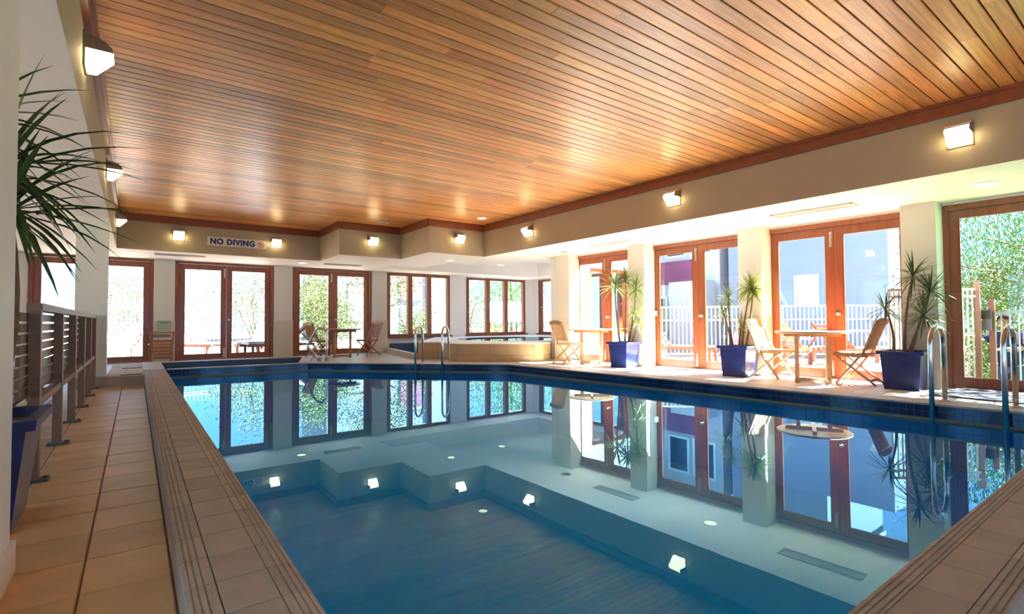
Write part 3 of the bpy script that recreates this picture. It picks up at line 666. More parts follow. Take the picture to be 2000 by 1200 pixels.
# ------------------------------------------------------------------ folding teak chairs and round tables
def make_chair(name, label, m, vertical=True):
    t = thing(name, label, 'chair')                  # faces +y
    for s in (-1, 1):
        b = MB(); x = s * 0.215
        for p, q in (((x, -0.30, 0.90), (x, -0.13, 0.46)), ((x, -0.135, 0.47), (x, 0.21, 0.015))): b.bar(p, q, 0.024, 0.042, (1, 0, 0))
        part('back_leg', b, m, t)
        x = s * 0.185; part('leg', MB().bar((x, 0.22, 0.415), (x, -0.26, 0.015), 0.022, 0.04, (1, 0, 0)), m, t)
        part('seat_rail', MB().bar((s * 0.19, -0.16, 0.415), (s * 0.19, 0.24, 0.425), 0.022, 0.045), m, t)
    for k in range(6):
        y = -0.15 + 0.073 * k; part('seat_slat', MB().box(-0.205, 0.205, y - 0.03, y + 0.03, 0.438, 0.452), m, t)
    tr = MB(); N = 8
    for k in range(N):
        xa, xb = -0.225 + 0.45 * k / N, -0.225 + 0.45 * (k + 1) / N; f = lambda x: 0.905 + 0.03 * (1 - (x / 0.225) ** 2)
        tr.add([(xa, -0.318, 0.845), (xb, -0.318, 0.845), (xb, -0.325, f(xb)), (xa, -0.325, f(xa)), (xa, -0.293, 0.845), (xb, -0.293, 0.845), (xb, -0.30, f(xb)), (xa, -0.30, f(xa))],
               [(0, 1, 2, 3), (7, 6, 5, 4), (3, 2, 6, 7), (0, 4, 5, 1), (0, 3, 7, 4), (1, 5, 6, 2)])
    part('top_rail', tr, m, t)
    part('lower_rail', MB().bar((-0.205, -0.165, 0.53), (0.205, -0.165, 0.53), 0.02, 0.06), m, t)
    for k in range(8):
        x = -0.17 + 0.34 * k / 7; part('back_slat', MB().bar((x, -0.295, 0.86), (x, -0.17, 0.53), 0.026, 0.012, (0, 1, 0)), m, t)
    part('stretcher', MB().bar((-0.185, -0.19, 0.075), (0.185, -0.19, 0.075), 0.02, 0.03), m, t)
    part('stretcher', MB().bar((-0.215, 0.15, 0.095), (0.215, 0.15, 0.095), 0.02, 0.03), m, t)
    return t
def make_table(name, label, m, rad):
    t = thing(name, label, 'table')
    part('table_top', MB().lathe([(rad - 0.012, 0.715), (rad, 0.722), (rad, 0.738), (rad - 0.008, 0.745)], 40), m, t)
    ap = MB()
    for a in (0, 90):
        c, s_ = math.cos(R(a)), math.sin(R(a)); ap.bar((-c * (rad - 0.12), -s_ * (rad - 0.12), 0.69), (c * (rad - 0.12), s_ * (rad - 0.12), 0.69), 0.05, 0.05)
    part('brace', ap, m, t)
    for sx in (-1, 1):
        for sy in (-1, 1):
            part('leg', MB().box(sx * 0.2 - 0.027, sx * 0.2 + 0.027, sy * 0.12 - 0.027, sy * 0.12 + 0.027, 0.03, 0.68), m, t)
    for sx in (-1, 1): part('foot', MB().box(sx * 0.2 - 0.03, sx * 0.2 + 0.03, -0.27, 0.27, 0, 0.045), m, t)
    part('stretcher', MB().box(-0.2, 0.2, -0.03, 0.03, 0.01, 0.05), m, t)
    return t
ct = make_chair('folding_chair', 'chair', M_TEAKP)
ct.location = (8.10, 4.06, 0); ct.rotation_euler = (0, 0, R(176)); ct['label'] = 'folding teak chair between the round terrace table and the middle planter'; ct['group'] = 'folding chairs'
c2 = make_chair('folding_chair', 'chair', M_TEAK); c2.location = (8.22, 2.93, 0); c2.rotation_euler = (0, 0, R(4)); c2['group'] = 'folding chairs'
c2['label'] = 'red-brown folding chair with its back to the planter by the doormat'
dup(ct, (7.50, 8.16, 0), R(-98), 'folding chair in front of the spa beside the small table', 'folding chairs')
dup(c2, (3.92, 14.0, 0), R(-75), 'dark folding chair behind the small curved handrail', 'folding chairs')
dup(c2, (5.12, 13.55, 0), R(105), 'folding chair against the pier between the garden door and the bay window', 'folding chairs')
t1 = make_table('round_table', 'round teak table by the terrace doors between two folding chairs', M_TEAKP, 0.49); t1.location = (8.08, 3.47, 0); t1.rotation_euler = (0, 0, R(115)); t1['group'] = 'round tables'
dup(t1, (7.98, 7.93, 0), R(137), 'round teak table next to the first cobalt planter and the spa', 'round tables')
t3 = make_table('round_table', 'dark round table in front of the garden double door', M_TEAK, 0.47); t3.location = (4.45, 13.65, 0); t3.rotation_euler = (0, 0, R(-20)); t3['group'] = 'round tables'
# slatted chair seen from behind near the far wall
sc_ = thing('slatted_chair', 'low reclined chair with horizontal slats standing against the pier with the green notice', 'chair', (0.495, 14.25, 0), R(180))
for s in (-1, 1):
    part('back_post', MB().bar((s * 0.17, 0.0, 0.10), (s * 0.225, 0.10, 0.72), 0.035, 0.045), M_TEAK, sc_)
    part('arm_leg', MB().box(s * 0.22 - 0.02, s * 0.22 + 0.02, -0.42, -0.37, 0, 0.42), M_TEAK, sc_); part('arm_rest', MB().bar((s * 0.22, -0.42, 0.43), (s * 0.215, 0.05, 0.46), 0.05, 0.025), M_TEAK, sc_)
    part('leg', MB().bar((s * 0.17, -0.02, 0.28), (s * 0.18, 0.16, 0), 0.035, 0.045), M_TEAK, sc_)
part('top_rail', MB().bar((-0.24, 0.10, 0.715), (0.24, 0.10, 0.715), 0.035, 0.04), M_TEAK, sc_)
for k in range(6):
    z = 0.14 + 0.075 * k; w = 0.165 + 0.055 * (z - 0.1) / 0.62; part('slat', MB().bar((-w, 0.1 * (z - 0.1) / 0.62, z), (w, 0.1 * (z - 0.1) / 0.62, z), 0.018, 0.062), M_TEAK, sc_)
part('head_cushion', MB().box(-0.17, 0.17, 0.05, 0.085, 0.60, 0.68), mat('grey_pad', (0.22, 0.2, 0.2), 0.8), sc_)
for k in range(5): part('seat_slat', MB().box(-0.2, 0.2, -0.40 + 0.08 * k, -0.335 + 0.08 * k, 0.27, 0.29), M_TEAK, sc_)

# ------------------------------------------------------------------ potted dracaenas
def pot(t, top=0.25, bot=0.185, h=0.5, m=M_COBALT):
    def sq(a, z): return [(-a, -a, z), (a, -a, z), (a, a, z), (-a, a, z)]
    g = MB(); rings = [sq(bot, 0), sq(bot + 0.003, 0.03), sq(top - 0.035, h - 0.05), sq(top, h - 0.045), sq(top + 0.005, h), sq(top - 0.04, h), sq(top - 0.05, h - 0.06)]
    for a, b in zip(rings, rings[1:]): g.add(a + b, [(k, (k + 1) % 4, 4 + (k + 1) % 4, 4 + k) for k in range(4)])
    g.add(rings[0], [(3, 2, 1, 0)])
    part('pot', g, m, t); part('soil', MB().add(sq(top - 0.045, h - 0.05), [(0, 1, 2, 3)]), M_SOIL, t)
def leaf_blade(mb, base, d, L, w, droop, rnd):
    d = Vector(d).normalized(); side = d.cross(Vector((0, 0, 1)))
    side = side.normalized() if side.length > 0.05 else Vector((1, 0, 0)); N = 5; prev = None
    p = Vector(base); dv = d.copy(); vs = []; st = L / N
    for k in range(N + 1):
        f = k / N; ww = w * (0.55 + 1.1 * f) if f < 0.4 else w * max(0.04, 1.0 - ((f - 0.4) / 0.6) ** 1.6)
        nrm = side.cross(dv).normalized()
        vs += [p - side * ww / 2 + nrm * ww * 0.18, p - nrm * ww * 0.05, p + side * ww / 2 + nrm * ww * 0.18]
        dv = (dv + Vector((0, 0, -droop / N))).normalized(); p = p + dv * st
    fs = []
    for k in range(N):
        a = k * 3; fs += [(a, a + 1, a + 4, a + 3), (a + 1, a + 2, a + 5, a + 4)]
    mb.add(vs, fs)
def head_dirs(n, rnd):
    o = []
    for k in range(n):
        u = (k + 0.5) / n; el = R(84 - 118 * u ** 0.85 + rnd.uniform(-7, 7)); az = k * 2.39996 + rnd.uniform(-0.3, 0.3)
        o.append((math.cos(el) * math.cos(az), math.cos(el) * math.sin(az), math.sin(el)))
    return o
def plant(name, label, loc, stems, seed, leafm, single=False, potrot=0.0, xmax=None):
    t = thing(name, label, 'potted plant', loc, potrot, 'potted dracaenas'); pot(t, 0.29, 0.205) if single else pot(t); rnd = random.Random(seed)
    inv = Matrix.Rotation(-potrot, 3, 'Z')
    for (bx_, by_), hx, bend, n, L, w in stems:
        if xmax:
            k_ = min(1.0, (xmax - 0.16) / hx[0]); hx = (hx[0] * k_, hx[1] * k_, 0.92 + (hx[2] - 0.92) * k_)
        h = inv @ (Vector(hx) - Vector(loc)); b = inv @ Vector((bx_, by_, 0.44)); mid = (b + h) / 2 + inv @ Vector(bend)
        pts = []
        for k in range(9):
            u = k / 8; pts.append(b * (1 - u) ** 2 + mid * 2 * u * (1 - u) + h * u * u)
        tr = part('trunk', MB().tube(pts, [lerp(0.02, 0.011, k / 8) * (1.5 if single else 1.0) for k in range(9)], 7), M_TRUNK, t, True)
        g = MB()
        for d in head_dirs(n, rnd):
            l_ = L * rnd.uniform(0.75, 1.1); dr = rnd.uniform(0.35, 0.95)
            if xmax and hx[0] + d[0] * l_ > xmax:
                d = (-abs(d[0]), d[1], d[2]) if hx[0] + 0.05 > xmax else ((xmax - hx[0]) / l_ * 0.9, d[1], d[2])
            base = h + Vector(d) * 0.015 - Vector((0, 0, rnd.uniform(0, 0.07)))
            if single:
                lb = MB(); leaf_blade(lb, (0, 0, 0), d, l_, w, dr, rnd); link('leaf', lb.mesh('leaf', leafm, True), tr, base)
            else: leaf_blade(g, base, d, l_, w, dr, rnd)
        if not single: part('leaf_crown', g, leafm, tr, True)
    return t
S_ = R(4.0)
plant('potted_dracaena', 'cobalt planter with drooping dracaena next to the table by the spa', (7.82, 6.86, 0), [
    ((-0.08, 0.03), (7.70, 6.97, 1.62), (-0.05, 0.02, 0.1), 56, 0.42, 0.032), ((0.02, 0.0), (7.86, 6.84, 1.75), (0.03, 0, 0.1), 46, 0.38, 0.03),
    ((0.08, -0.04), (8.02, 6.72, 1.55), (0.06, -0.03, 0), 40, 0.34, 0.03), ((0.1, 0.0), (8.0, 6.76, 1.10), (0.04, 0, 0), 26, 0.28, 0.022), ((0.13, -0.06), (8.07, 6.72, 0.84), (0.02, 0, 0), 24, 0.24, 0.022)], 3, M_LEAFY, False, S_, 8.11)
plant('potted_dracaena', 'dark glazed planter with yellow-green dracaena behind the pale folding chair', (7.97, 4.55, 0), [
    ((0.04, -0.03), (8.13, 4.42, 1.45), (-0.02, 0.02, 0.05), 80, 0.34, 0.028), ((0.07, -0.08), (8.16, 4.40, 1.36), (0.03, -0.01, 0), 30, 0.28, 0.02), ((-0.06, 0.06), (7.84, 4.64, 1.31), (-0.03, 0.02, -0.1), 40, 0.27, 0.02),
    ((-0.1, 0.08), (7.77, 4.70, 1.05), (0.05, -0.05, -0.1), 36, 0.27, 0.02), ((0.0, 0.0), (8.02, 4.53, 0.84), (0.0, 0, 0), 30, 0.25, 0.02)], 5, M_LEAFY, False, S_, 8.24)
plant('potted_dracaena', 'cobalt planter with dark spiky dracaena beside the wide glass door and doormat', (8.14, 2.36, 0), [
    ((0.02, 0.0), (8.36, 2.30, 1.52), (-0.06, 0.03, 0.1), 44, 0.37, 0.021), ((-0.08, 0.1), (8.06, 2.53, 1.07), (0.08, -0.06, -0.05), 42, 0.34, 0.02),
    ((0.06, -0.06), (8.50, 2.16, 1.30), (0.02, 0.05, -0.1), 46, 0.38, 0.021), ((0.1, -0.02), (8.45, 2.22, 0.98), (-0.06, 0.02, -0.05), 46, 0.38, 0.02)], 8, M_LEAF, False, S_, 8.38)
plant('potted_dracaena', 'tall potted dracaena with long dark leaves behind the near column', (-0.635, 3.33, 0), [
    ((0.05, 0.0), (-0.50, 3.20, 1.64), (0.19, -0.12, -0.25), 58, 0.56, 0.028), ((-0.04, 0.05), (-0.48, 3.22, 1.47), (0.10, -0.1, -0.3), 50, 0.52, 0.03),
    ((-0.1, -0.05), (-0.62, 3.25, 1.86), (-0.1, 0, 0), 44, 0.48, 0.027)], 11, M_LEAF, True)

# ------------------------------------------------------------------ pool ladders and handrails
def hoop(parent, base, inward, z_top, zb, ln=0.38):
    b = Vector(base); d = Vector(inward).normalized(); r = ln / 2; pts = [b + Vector((0, 0, KC))]
    for k in range(0, 13):
        a = math.pi * k / 12; pts.append(b + d * (r - r * math.cos(a)) + Vector((0, 0, z_top - 0.17 + 0.17 * math.sin(a))))
    pts.append(b + d * ln + Vector((0, 0, zb)))
    rl = part('rail', MB().tube(pts, 0.021, 10), M_STEEL, parent, True)
    part('flange', MB().lathe([(0.045, KC), (0.045, KC + 0.008), (0.025, KC + 0.02)], 16, (b.x, b.y, 0)), M_STEEL, parent, True)
la = thing('pool_ladder', 'polished steel pool ladder in front of the doormat', 'ladder')
for y in (1.46, 0.985): hoop(la, (px_(y) + 0.27 + (0.02 if y > 1.2 else 0), y, 0), (-1, 0, 0), 0.85, -0.6)
for z in (-0.12, -0.36): part('tread', MB().box(px_(1.2) - 0.16, px_(1.2) - 0.07, 1.0, 1.45, z - 0.015, z + 0.015), M_STEEL, la)
la2 = thing('pool_ladder', 'polished steel pool ladder in front of the spa', 'ladder')
for b in ((4.40, 8.83, 0), (4.775, 8.505, 0)): hoop(la2, b, (-0.72, -0.70, 0), 0.83, -0.6, 0.40)
for z in (-0.12, -0.36): part('tread', MB().bar((4.14, 8.53, z), (4.46, 8.25, z), 0.09, 0.03), M_STEEL, la2)
hr = thing('grab_rail', 'bent steel grab rail at the corner of the wading pool', 'handrail')
raw = [(3.344, 11.303, 0.10), (3.339, 11.29, 0.646), (3.302, 11.313, 0.757), (3.239, 11.358, 0.801), (3.159, 11.418, 0.758), (3.037, 11.517, 0.504), (3.011, 11.539, 0.427), (3.039, 11.521, 0.349), (3.111, 11.47, 0.282), (3.22, 11.394, 0.08)]
fine = []
for i in range(len(raw) - 1):
    P = [Vector(raw[max(0, min(len(raw) - 1, i + o))]) for o in (-1, 0, 1, 2)]
    for k in range(4):
        u = k / 4; fine.append(0.5 * ((2 * P[1]) + (P[2] - P[0]) * u + (2 * P[0] - 5 * P[1] + 4 * P[2] - P[3]) * u * u + (3 * P[1] - P[0] - 3 * P[2] + P[3]) * u ** 3))
fine.append(Vector(raw[-1])); part('rail', MB().tube(fine, 0.022, 8), M_STEEL, hr, True)
for x, y in ((3.344, 11.303), (3.22, 11.394)): part('flange', MB().lathe([(0.045, 0.0), (0.045, 0.16), (0.025, 0.17)], 14, (x, y, 0)), M_STEEL, hr)

mt = thing('doormat', 'dark grey doormat in front of the wide glass door', 'mat', (8.17, 1.48, 0), R(-4))
part('mat', MB().box(-0.52, 0.52, -0.42, 0.42, 0.0, 0.014), M_MAT, mt); f = MB()
for a, b, c, d_ in ((-0.54, 0.54, -0.44, -0.42), (-0.54, 0.54, 0.42, 0.44), (-0.54, -0.52, -0.44, 0.44), (0.52, 0.54, -0.44, 0.44)): f.box(a, b, c, d_, 0, 0.012)
part('rubber_edge', f, mat('black_rubber', (0.02, 0.02, 0.02), 0.6), mt)

# ------------------------------------------------------------------ long slatted bench along the walkway
bn = thing('slatted_bench', 'long taupe slatted bench backing onto the walkway', 'bench')
PY = [4.10, 5.25, 6.34, 7.40, 8.46, 9.36]
for k, y in enumerate(PY):
    po = part('post', MB().box(-0.50, -0.445, y - 0.035, y + 0.035, 0, 1.03), M_POST, bn)
    part('base_plate', MB().box(-0.53, -0.40, y - 0.05, y + 0.05, 0, 0.012), M_GREY, po)
    part('bolt', MB().lathe([(0.012, 0.012), (0.012, 0.022), (0.006, 0.026)], 8, (-0.418, y, 0)), M_GREY, po)
part('top_rail', MB().box(-0.51, -0.44, 4.066, 9.44, 1.0, 1.045), M_POST, bn)
part('bottom_rail', MB().box(-0.50, -0.452, 4.1, 9.4, 0.43, 0.475), M_POST, bn)
for k in range(8): part('back_slat', MB().box(-0.525, -0.505, 3.86, 9.42, 0.50 + 0.0625 * k, 0.549 + 0.0625 * k), M_BENCH, bn)
for k in range(6): part('seat_slat', MB().box(-0.60 - 0.082 * k - 0.035, -0.60 - 0.082 * k + 0.035, 3.86, 9.42, 0.44, 0.462), M_BENCH, bn)
for y in PY:
    fr = part('seat_frame', MB().box(-1.06, -0.505, y - 0.03, y + 0.03, 0.37, 0.438), M_POST, bn); part('front_leg', MB().box(-1.05, -0.995, y - 0.03, y + 0.03, 0, 0.37), M_POST, fr)

# ------------------------------------------------------------------ outside: ground, fences, houses, planting
g = MB(); g.prism([(-30, 15.2), (45, 15.2), (45, 60), (-30, 60)], -0.12, -0.03); g.prism([(8.6, 3.0), (20, 3.0), (20, 9.45), (8.6, 9.45)], -0.8, -0.03)
g.prism([(12.25, 9.45), (45, 9.45), (45, 15.2), (12.25, 15.2)], -0.12, -0.03); g.prism([(-30, -8), (-3.5, -8), (-3.5, 15.2), (-30, 15.2)], -0.12, -0.03); g.prism([(8.95, -4.2), (9.35, -4.2), (9.3, 3.0), (8.7, 3.0)], -0.8, -0.03)
o = struct('floor_terrace', g, M_PAVE)
g = MB(); g.prism([(9.2, -15), (45, -15), (45, 3.0), (9.2, 3.0)], -0.9, -0.75)
o = link('lawn', g.mesh('lawn', M_LAWN)); o['kind'] = 'stuff'; o['label'] = 'sunken green lawn outside the wide glass door'; o['category'] = 'lawn'

def picket_fence(label, p0, p1, h, rails, pitch=0.11, z0=-0.03, m=M_FENCE, wdt=0.018, pw=0.05, step=2.4):
    A, B = Vector((*p0, 0)), Vector((*p1, 0)); d = (B - A).normalized(); L = (B - A).length
    t = thing('picket_fence', label, 'fence', (A.x, A.y, z0), math.atan2(d.y, d.x))
    for z in rails: part('rail', MB().box(0, L, -0.02, 0.02, z - 0.018, z + 0.018), m, t)
    pm = MB().box(-wdt / 2, wdt / 2, -wdt / 2, wdt / 2, 0.08, h).mesh('picket', m); n = int(L / pitch)
    for k in range(1, n): link('picket', pm, t, (k * pitch, 0, 0))
    k = 0.0
    while k <= L + 0.01:
        part('post', MB().box(k - pw / 2, k + pw / 2, -pw / 2, pw / 2, 0, h + 0.06), m, t); k += step
    return t
picket_fence('white picket fence beyond the loungers on the garden side', (-4.6, 20.2), (3.4, 20.2), 1.74, (0.12, 0.45, 1.42, 1.50), 0.115)
picket_fence('white balustrade fence across the terrace in front of the blue house', (10.6, 8.3), (15.2, 4.0), 1.26, (0.10, 0.95, 1.28), 0.10, wdt=0.022, step=2.1)

def house_window(parent, x0, x1, z0, z1, y, fm, gm):
    w = part('window', MB().box(x0 - 0.08, x1 + 0.08, y - 0.05, y + 0.02, z0 - 0.08, z0).box(x0 - 0.08, x1 + 0.08, y - 0.05, y + 0.02, z1, z1 + 0.08).box(x0 - 0.08, x0, y - 0.05, y + 0.02, z0, z1).box(x1, x1 + 0.08, y - 0.05, y + 0.02, z0, z1), fm, parent)
    part('pane', MB().box(x0, x1, y - 0.01, y + 0.01, z0, z1), gm, w)
# house beside the terrace: local x runs along the facade
HR = RW
hb = thing('terrace_house', 'pale blue rendered house wall behind the terrace balustrade', 'building', (15.2, 9.0, -0.8), R(-90))
part('wall', MB().box(0, 2.75, 0.05, 4, 0, 6.6).box(2.75, 4.3, 0.05, 4, 0, 4.7), M_HOUSE, hb)
for a in (0.45, 2.1): house_window(hb, a, a + 0.5, 2.2, 2.9, 0.05, M_WINF, M_WING)
part('downpipe', MB().tube([(3.15, -0.02, 0), (3.15, -0.02, 4.65)], 0.05, 8), M_HOUSE, hb)
part('wall_vent', MB().box(3.45, 3.8, 0.03, 0.06, 2.95, 2.98), mat('vent_holes', (0.12, 0.14, 0.18)), hb)
part('parapet', MB().box(-0.1, 2.8, -0.05, 4.1, 6.6, 6.75), M_HOUSEW, hb)
hp = thing('plum_house', 'white and plum house block at the end of the terrace', 'building', (14.6, 13.3, -0.1), R(-90))
part('wall', MB().box(0, 3.9, 0.8, 5, 0, 6.5), M_HOUSEW, hp)
part('cladding', MB().box(1.4, 2.9, 0.72, 0.82, 2.3, 3.1), M_PINK, hp)
for a in (0.5, 1.9, 2.9): house_window(hp, a, a + 0.7, 3.3, 4.4, 0.78, M_WINF, M_DKGLASS)
house_window(hp, 0.6, 1.8, 0.6, 1.8, 0.78, M_WINF, M_DKGLASS)
part('pillar', MB().box(1.55, 1.8, 0.1, 0.35, 0, 6.5), M_HOUSEW, hp); part('parapet', MB().box(2.5, 3.9, 0.0, 0.5, 0, 2.3), M_HOUSEW, hp)
part('roof', MB().box(-0.2, 4.1, 0.0, 5.2, 6.5, 6.7), M_HOUSEW, hp)
hf = thing('garden_house', 'pale grey-blue house with a plum panel beyond the garden bushes', 'building', (8.3, 28, -0.1))
part('wall', MB().box(0, 7.2, 0, 5, 0, 7.5), M_HOUSE, hf); part('cladding', MB().box(4.2, 5.6, -0.08, 0.02, 2.3, 4.2), M_PINK, hf)
part('parapet', MB().box(-0.1, 7.3, -0.1, 5.1, 7.5, 7.7), M_HOUSEW, hf); house_window(hf, 1.2, 2.4, 1.2, 3.2, 0, M_HOUSEW, M_WING); house_window(hf, 4.3, 5.5, 0.6, 1.9, 0, M_HOUSEW, M_WING)
for a in (3.6, 5.9): part('downpipe', MB().tube([(a, -0.06, 0), (a, -0.06, 7.4)], 0.05, 8), M_HOUSEW, hf)
mq = thing('gable_pavilion', 'white gable-roofed pavilion below the willow outside the bay windows', 'building', (15.6, 19.6, -0.05), R(-38))
part('roof', MB().add([(-2.2, -1.5, 0.95), (2.6, -1.5, 0.95), (2.6, 1.5, 1.95), (-2.2, 1.5, 1.95), (2.6, 4.5, 0.95), (-2.2, 4.5, 0.95)], [(0, 1, 2, 3), (3, 2, 4, 5)]).bar((-2.2, 1.5, 1.97), (2.6, 1.5, 1.97), 0.12, 0.06), M_HOUSEW, mq)
part('fascia', MB().bar((-2.2, -1.5, 0.95), (-2.2, 1.5, 1.97), 0.06, 0.1).bar((-2.2, 4.5, 0.95), (-2.2, 1.5, 1.97), 0.06, 0.1), M_ROOFT, mq)
for x in (-2.0, -0.8, 0.4, 1.6, 2.4):
    for y in (-1.3, 4.3): part('post', MB().box(x - 0.05, x + 0.05, y - 0.05, y + 0.05, 0, 1.0), M_HOUSEW, mq)

def foliage(n, c, r, sz, seed, hang=False, shell=0.55, flat=0.0):
    rnd = random.Random(seed); m = MB(); cl = []
    for k in range(max(6, n // 120)):
        while True:
            p = Vector((rnd.uniform(-1, 1), rnd.uniform(-1, 1), rnd.uniform(-1, 1)))
            if shell * 0.5 < p.length < 1: break
        cl.append(Vector((c[0] + p.x * r[0], c[1] + p.y * r[1], c[2] + p.z * r[2])))
    cr = min(r) * 0.42
    for k in range(n):
        q = rnd.choice(cl); p = q + Vector((rnd.gauss(0, 1), rnd.gauss(0, 1), rnd.gauss(0, 1) * (1.6 if hang else 0.8) - (0.8 if hang else 0))) * cr * 0.6
        a = Vector((rnd.gauss(0, 1), rnd.gauss(0, 1), rnd.gauss(0, 0.4) - (2.5 if hang else -0.3))).normalized(); b = a.orthogonal().normalized(); b = (b * math.cos(k) + a.cross(b) * math.sin(k)).normalized()
        L = sz * rnd.uniform(0.7, 1.4) * (2.0 if hang else 1.0); w = sz * (0.35 if hang else 0.6)
        m.add([p, p + a * L * 0.5 + b * w * 0.5, p + a * L, p + a * L * 0.5 - b * w * 0.5], [(0, 1, 2, 3)])
    return m
def bush(label, x, y, z0, w, h, n, m, seed, sz=0.09, group='garden bushes'):
    t = thing('bush', label, 'bush', (x, y, z0), 0, group); rnd = random.Random(seed)
    st = MB()
    for k in range(6):
        a = k * 1.05; st.tube([(0.05 * math.cos(a), 0.05 * math.sin(a), -0.02), (w * 0.25 * math.cos(a), w * 0.25 * math.sin(a), h * 0.55), (w * 0.35 * math.cos(a + .3), w * 0.35 * math.sin(a + .3), h * 0.85)], [0.03, 0.02, 0.006], 5)
    part('stems', st, M_BARK, t)
    part('foliage', foliage(n * 3, (0, 0, h * 0.55), (w / 2, w / 2, h * 0.48), sz * 0.62, seed), m, t)
def tree(name, label, x, y, z0, h, c, r, n, m, seed, sz, hang=False):
    t = thing(name, label, 'tree', (x, y, z0), 0, 'trees outside'); rnd = random.Random(seed)
    part('trunk', MB().tube([(0, 0, -0.05), (0.1, 0.05, h * 0.3), (-0.05, 0.1, h * 0.65), (0.05, 0, h * 0.9)], [0.16, 0.12, 0.08, 0.03], 8), M_BARK, t)
    for k in range(7):
        a = k * 2.4; zz = h * (0.3 + 0.08 * k); part('branch', MB().tube([(0, 0, zz), (r[0] * 0.4 * math.cos(a), r[1] * 0.4 * math.sin(a), zz + 0.5), (r[0] * 0.8 * math.cos(a), r[1] * 0.8 * math.sin(a), zz + 0.8)], [0.05, 0.035, 0.01], 6), M_BARK, t)
    part('foliage', foliage(n, c, r, sz, seed, hang), m, t)
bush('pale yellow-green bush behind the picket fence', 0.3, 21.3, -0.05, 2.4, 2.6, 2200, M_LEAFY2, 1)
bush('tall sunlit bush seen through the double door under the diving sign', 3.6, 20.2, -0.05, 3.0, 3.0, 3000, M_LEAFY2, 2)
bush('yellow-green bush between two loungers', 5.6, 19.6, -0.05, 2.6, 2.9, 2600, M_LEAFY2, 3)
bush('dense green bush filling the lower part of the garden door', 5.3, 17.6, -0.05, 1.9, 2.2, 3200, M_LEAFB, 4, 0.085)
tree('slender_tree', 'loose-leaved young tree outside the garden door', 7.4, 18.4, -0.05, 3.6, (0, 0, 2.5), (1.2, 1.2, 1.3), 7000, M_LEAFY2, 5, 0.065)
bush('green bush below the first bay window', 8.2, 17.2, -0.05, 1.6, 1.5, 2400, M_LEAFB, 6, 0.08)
bush('thin pale bush outside the first bay window', 11.2, 18.6, -0.05, 1.8, 2.7, 1200, M_LEAFY2, 7)
bush('low pale bush beside the pavilion', 12.4, 18.2, -0.05, 1.4, 0.9, 900, M_LEAFY2, 8)
tree('willow_tree', 'weeping willow above the white pavilion roof', 19.6, 26.6, -0.05, 6.0, (0, 0, 3.6), (2.6, 2.6, 2.9), 16000, M_LEAFT, 9, 0.09, True)
tree('willow_tree', 'large feathery tree filling the view through the wide glass door', 17.8, 2.4, -0.75, 6.0, (0, 0, 3.4), (2.6, 2.6, 3.0), 30000, M_LEAFT, 10, 0.06, True)
tree('willow_tree', 'drooping tree at the lawn edge beside the peach gate', 16.2, 0.0, -0.75, 5.0, (0, 0, 2.8), (2.2, 2.2, 2.6), 22000, M_LEAFT, 12, 0.055, True)
tree('shade_tree', 'tall broad tree shading the wide glass door', 12.9, -1.4, -0.75, 8.5, (-0.3, 0.5, 7.2), (2.0, 1.9, 1.6), 14000, M_LEAFT, 21, 0.10)
bush('lush low shrub on the lawn behind the peach gate', 13.2, 2.1, -0.75, 1.8, 1.7, 2600, M_LEAFB, 13, 0.09)
bush('pale shrub seen past the house corner above the dark-leaved planter', 16.3, 2.9, -0.75, 1.6, 3.6, 2200, M_LEAFY2, 14, 0.10)

# loungers, umbrella
def make_lounger(label, m, loc, rz, cushion):
    t = thing('sun_lounger', label, 'lounger', loc, rz, 'sun loungers outside')
    for s in (-1, 1):
        part('side_rail', MB().box(s * 0.3 - 0.02, s * 0.3 + 0.02, -0.95, 0.95, 0.28, 0.35), m, t)
        for y in (-0.8, 0.75): part('leg', MB().box(s * 0.3 - 0.03, s * 0.3 + 0.03, y - 0.03, y + 0.03, 0, 0.28), m, t)
        part('back_rail', MB().bar((s * 0.27, 0.2, 0.34), (s * 0.27, 0.75, 0.88), 0.035, 0.05), m, t)
        part('prop', MB().bar((s * 0.25, 0.85, 0.33), (s * 0.25, 0.55, 0.68), 0.03, 0.03), m, t)
    for k in range(11): part('slat', MB().box(-0.28, 0.28, -0.9 + 0.1 * k, -0.83 + 0.1 * k, 0.345, 0.365), m, t)
    for k in range(6): part('back_slat', MB().bar((-0.28, 0.26 + 0.085 * k, 0.40 + 0.083 * k), (0.28, 0.26 + 0.085 * k, 0.40 + 0.083 * k), 0.07, 0.018, (0, -0.7, 0.7)), m, t)
    if cushion: part('cushion', MB().box(-0.27, 0.27, -0.9, 0.2, 0.365, 0.43).bar((0, 0.2, 0.42), (0, 0.74, 0.95), 0.54, 0.06, (0, -0.7, 0.7)), M_TOWEL, t)
    return t
make_lounger('red-brown lounger with white cushion behind the walkway-side glass door', M_LOUNGE, (-0.55, 17.6, -0.03), R(-60), True)
make_lounger('red-brown slatted lounger just outside the double door under the diving sign', M_LOUNGE, (1.35, 17.4, -0.03), R(40), False)
make_lounger('lounger with pale cushion seen through the second leaf of the same door', M_LOUNGE, (3.05, 17.2, -0.03), R(-30), True)
make_lounger('lounger with raised back between the two bushes', M_LOUNGE, (3.35, 16.0, -0.03), R(-80), True)
make_lounger('bare lounger outside the second bay window', M_LOUNGE, (10.7, 16.6, -0.03), R(75), False)
make_lounger('lounger with raised back on the terrace beyond the dark-leaved planter', M_LOUNGE, (12.0, 4.35, -0.03), R(60), False)
make_lounger('lounger on the terrace seen between table and chair', M_LOUNGE, (11.3, 5.1, -0.03), R(75), False)
make_lounger('upright slatted lounger on the terrace behind the middle door', M_LOUNGE, (10.2, 7.35, -0.03), R(20), False)
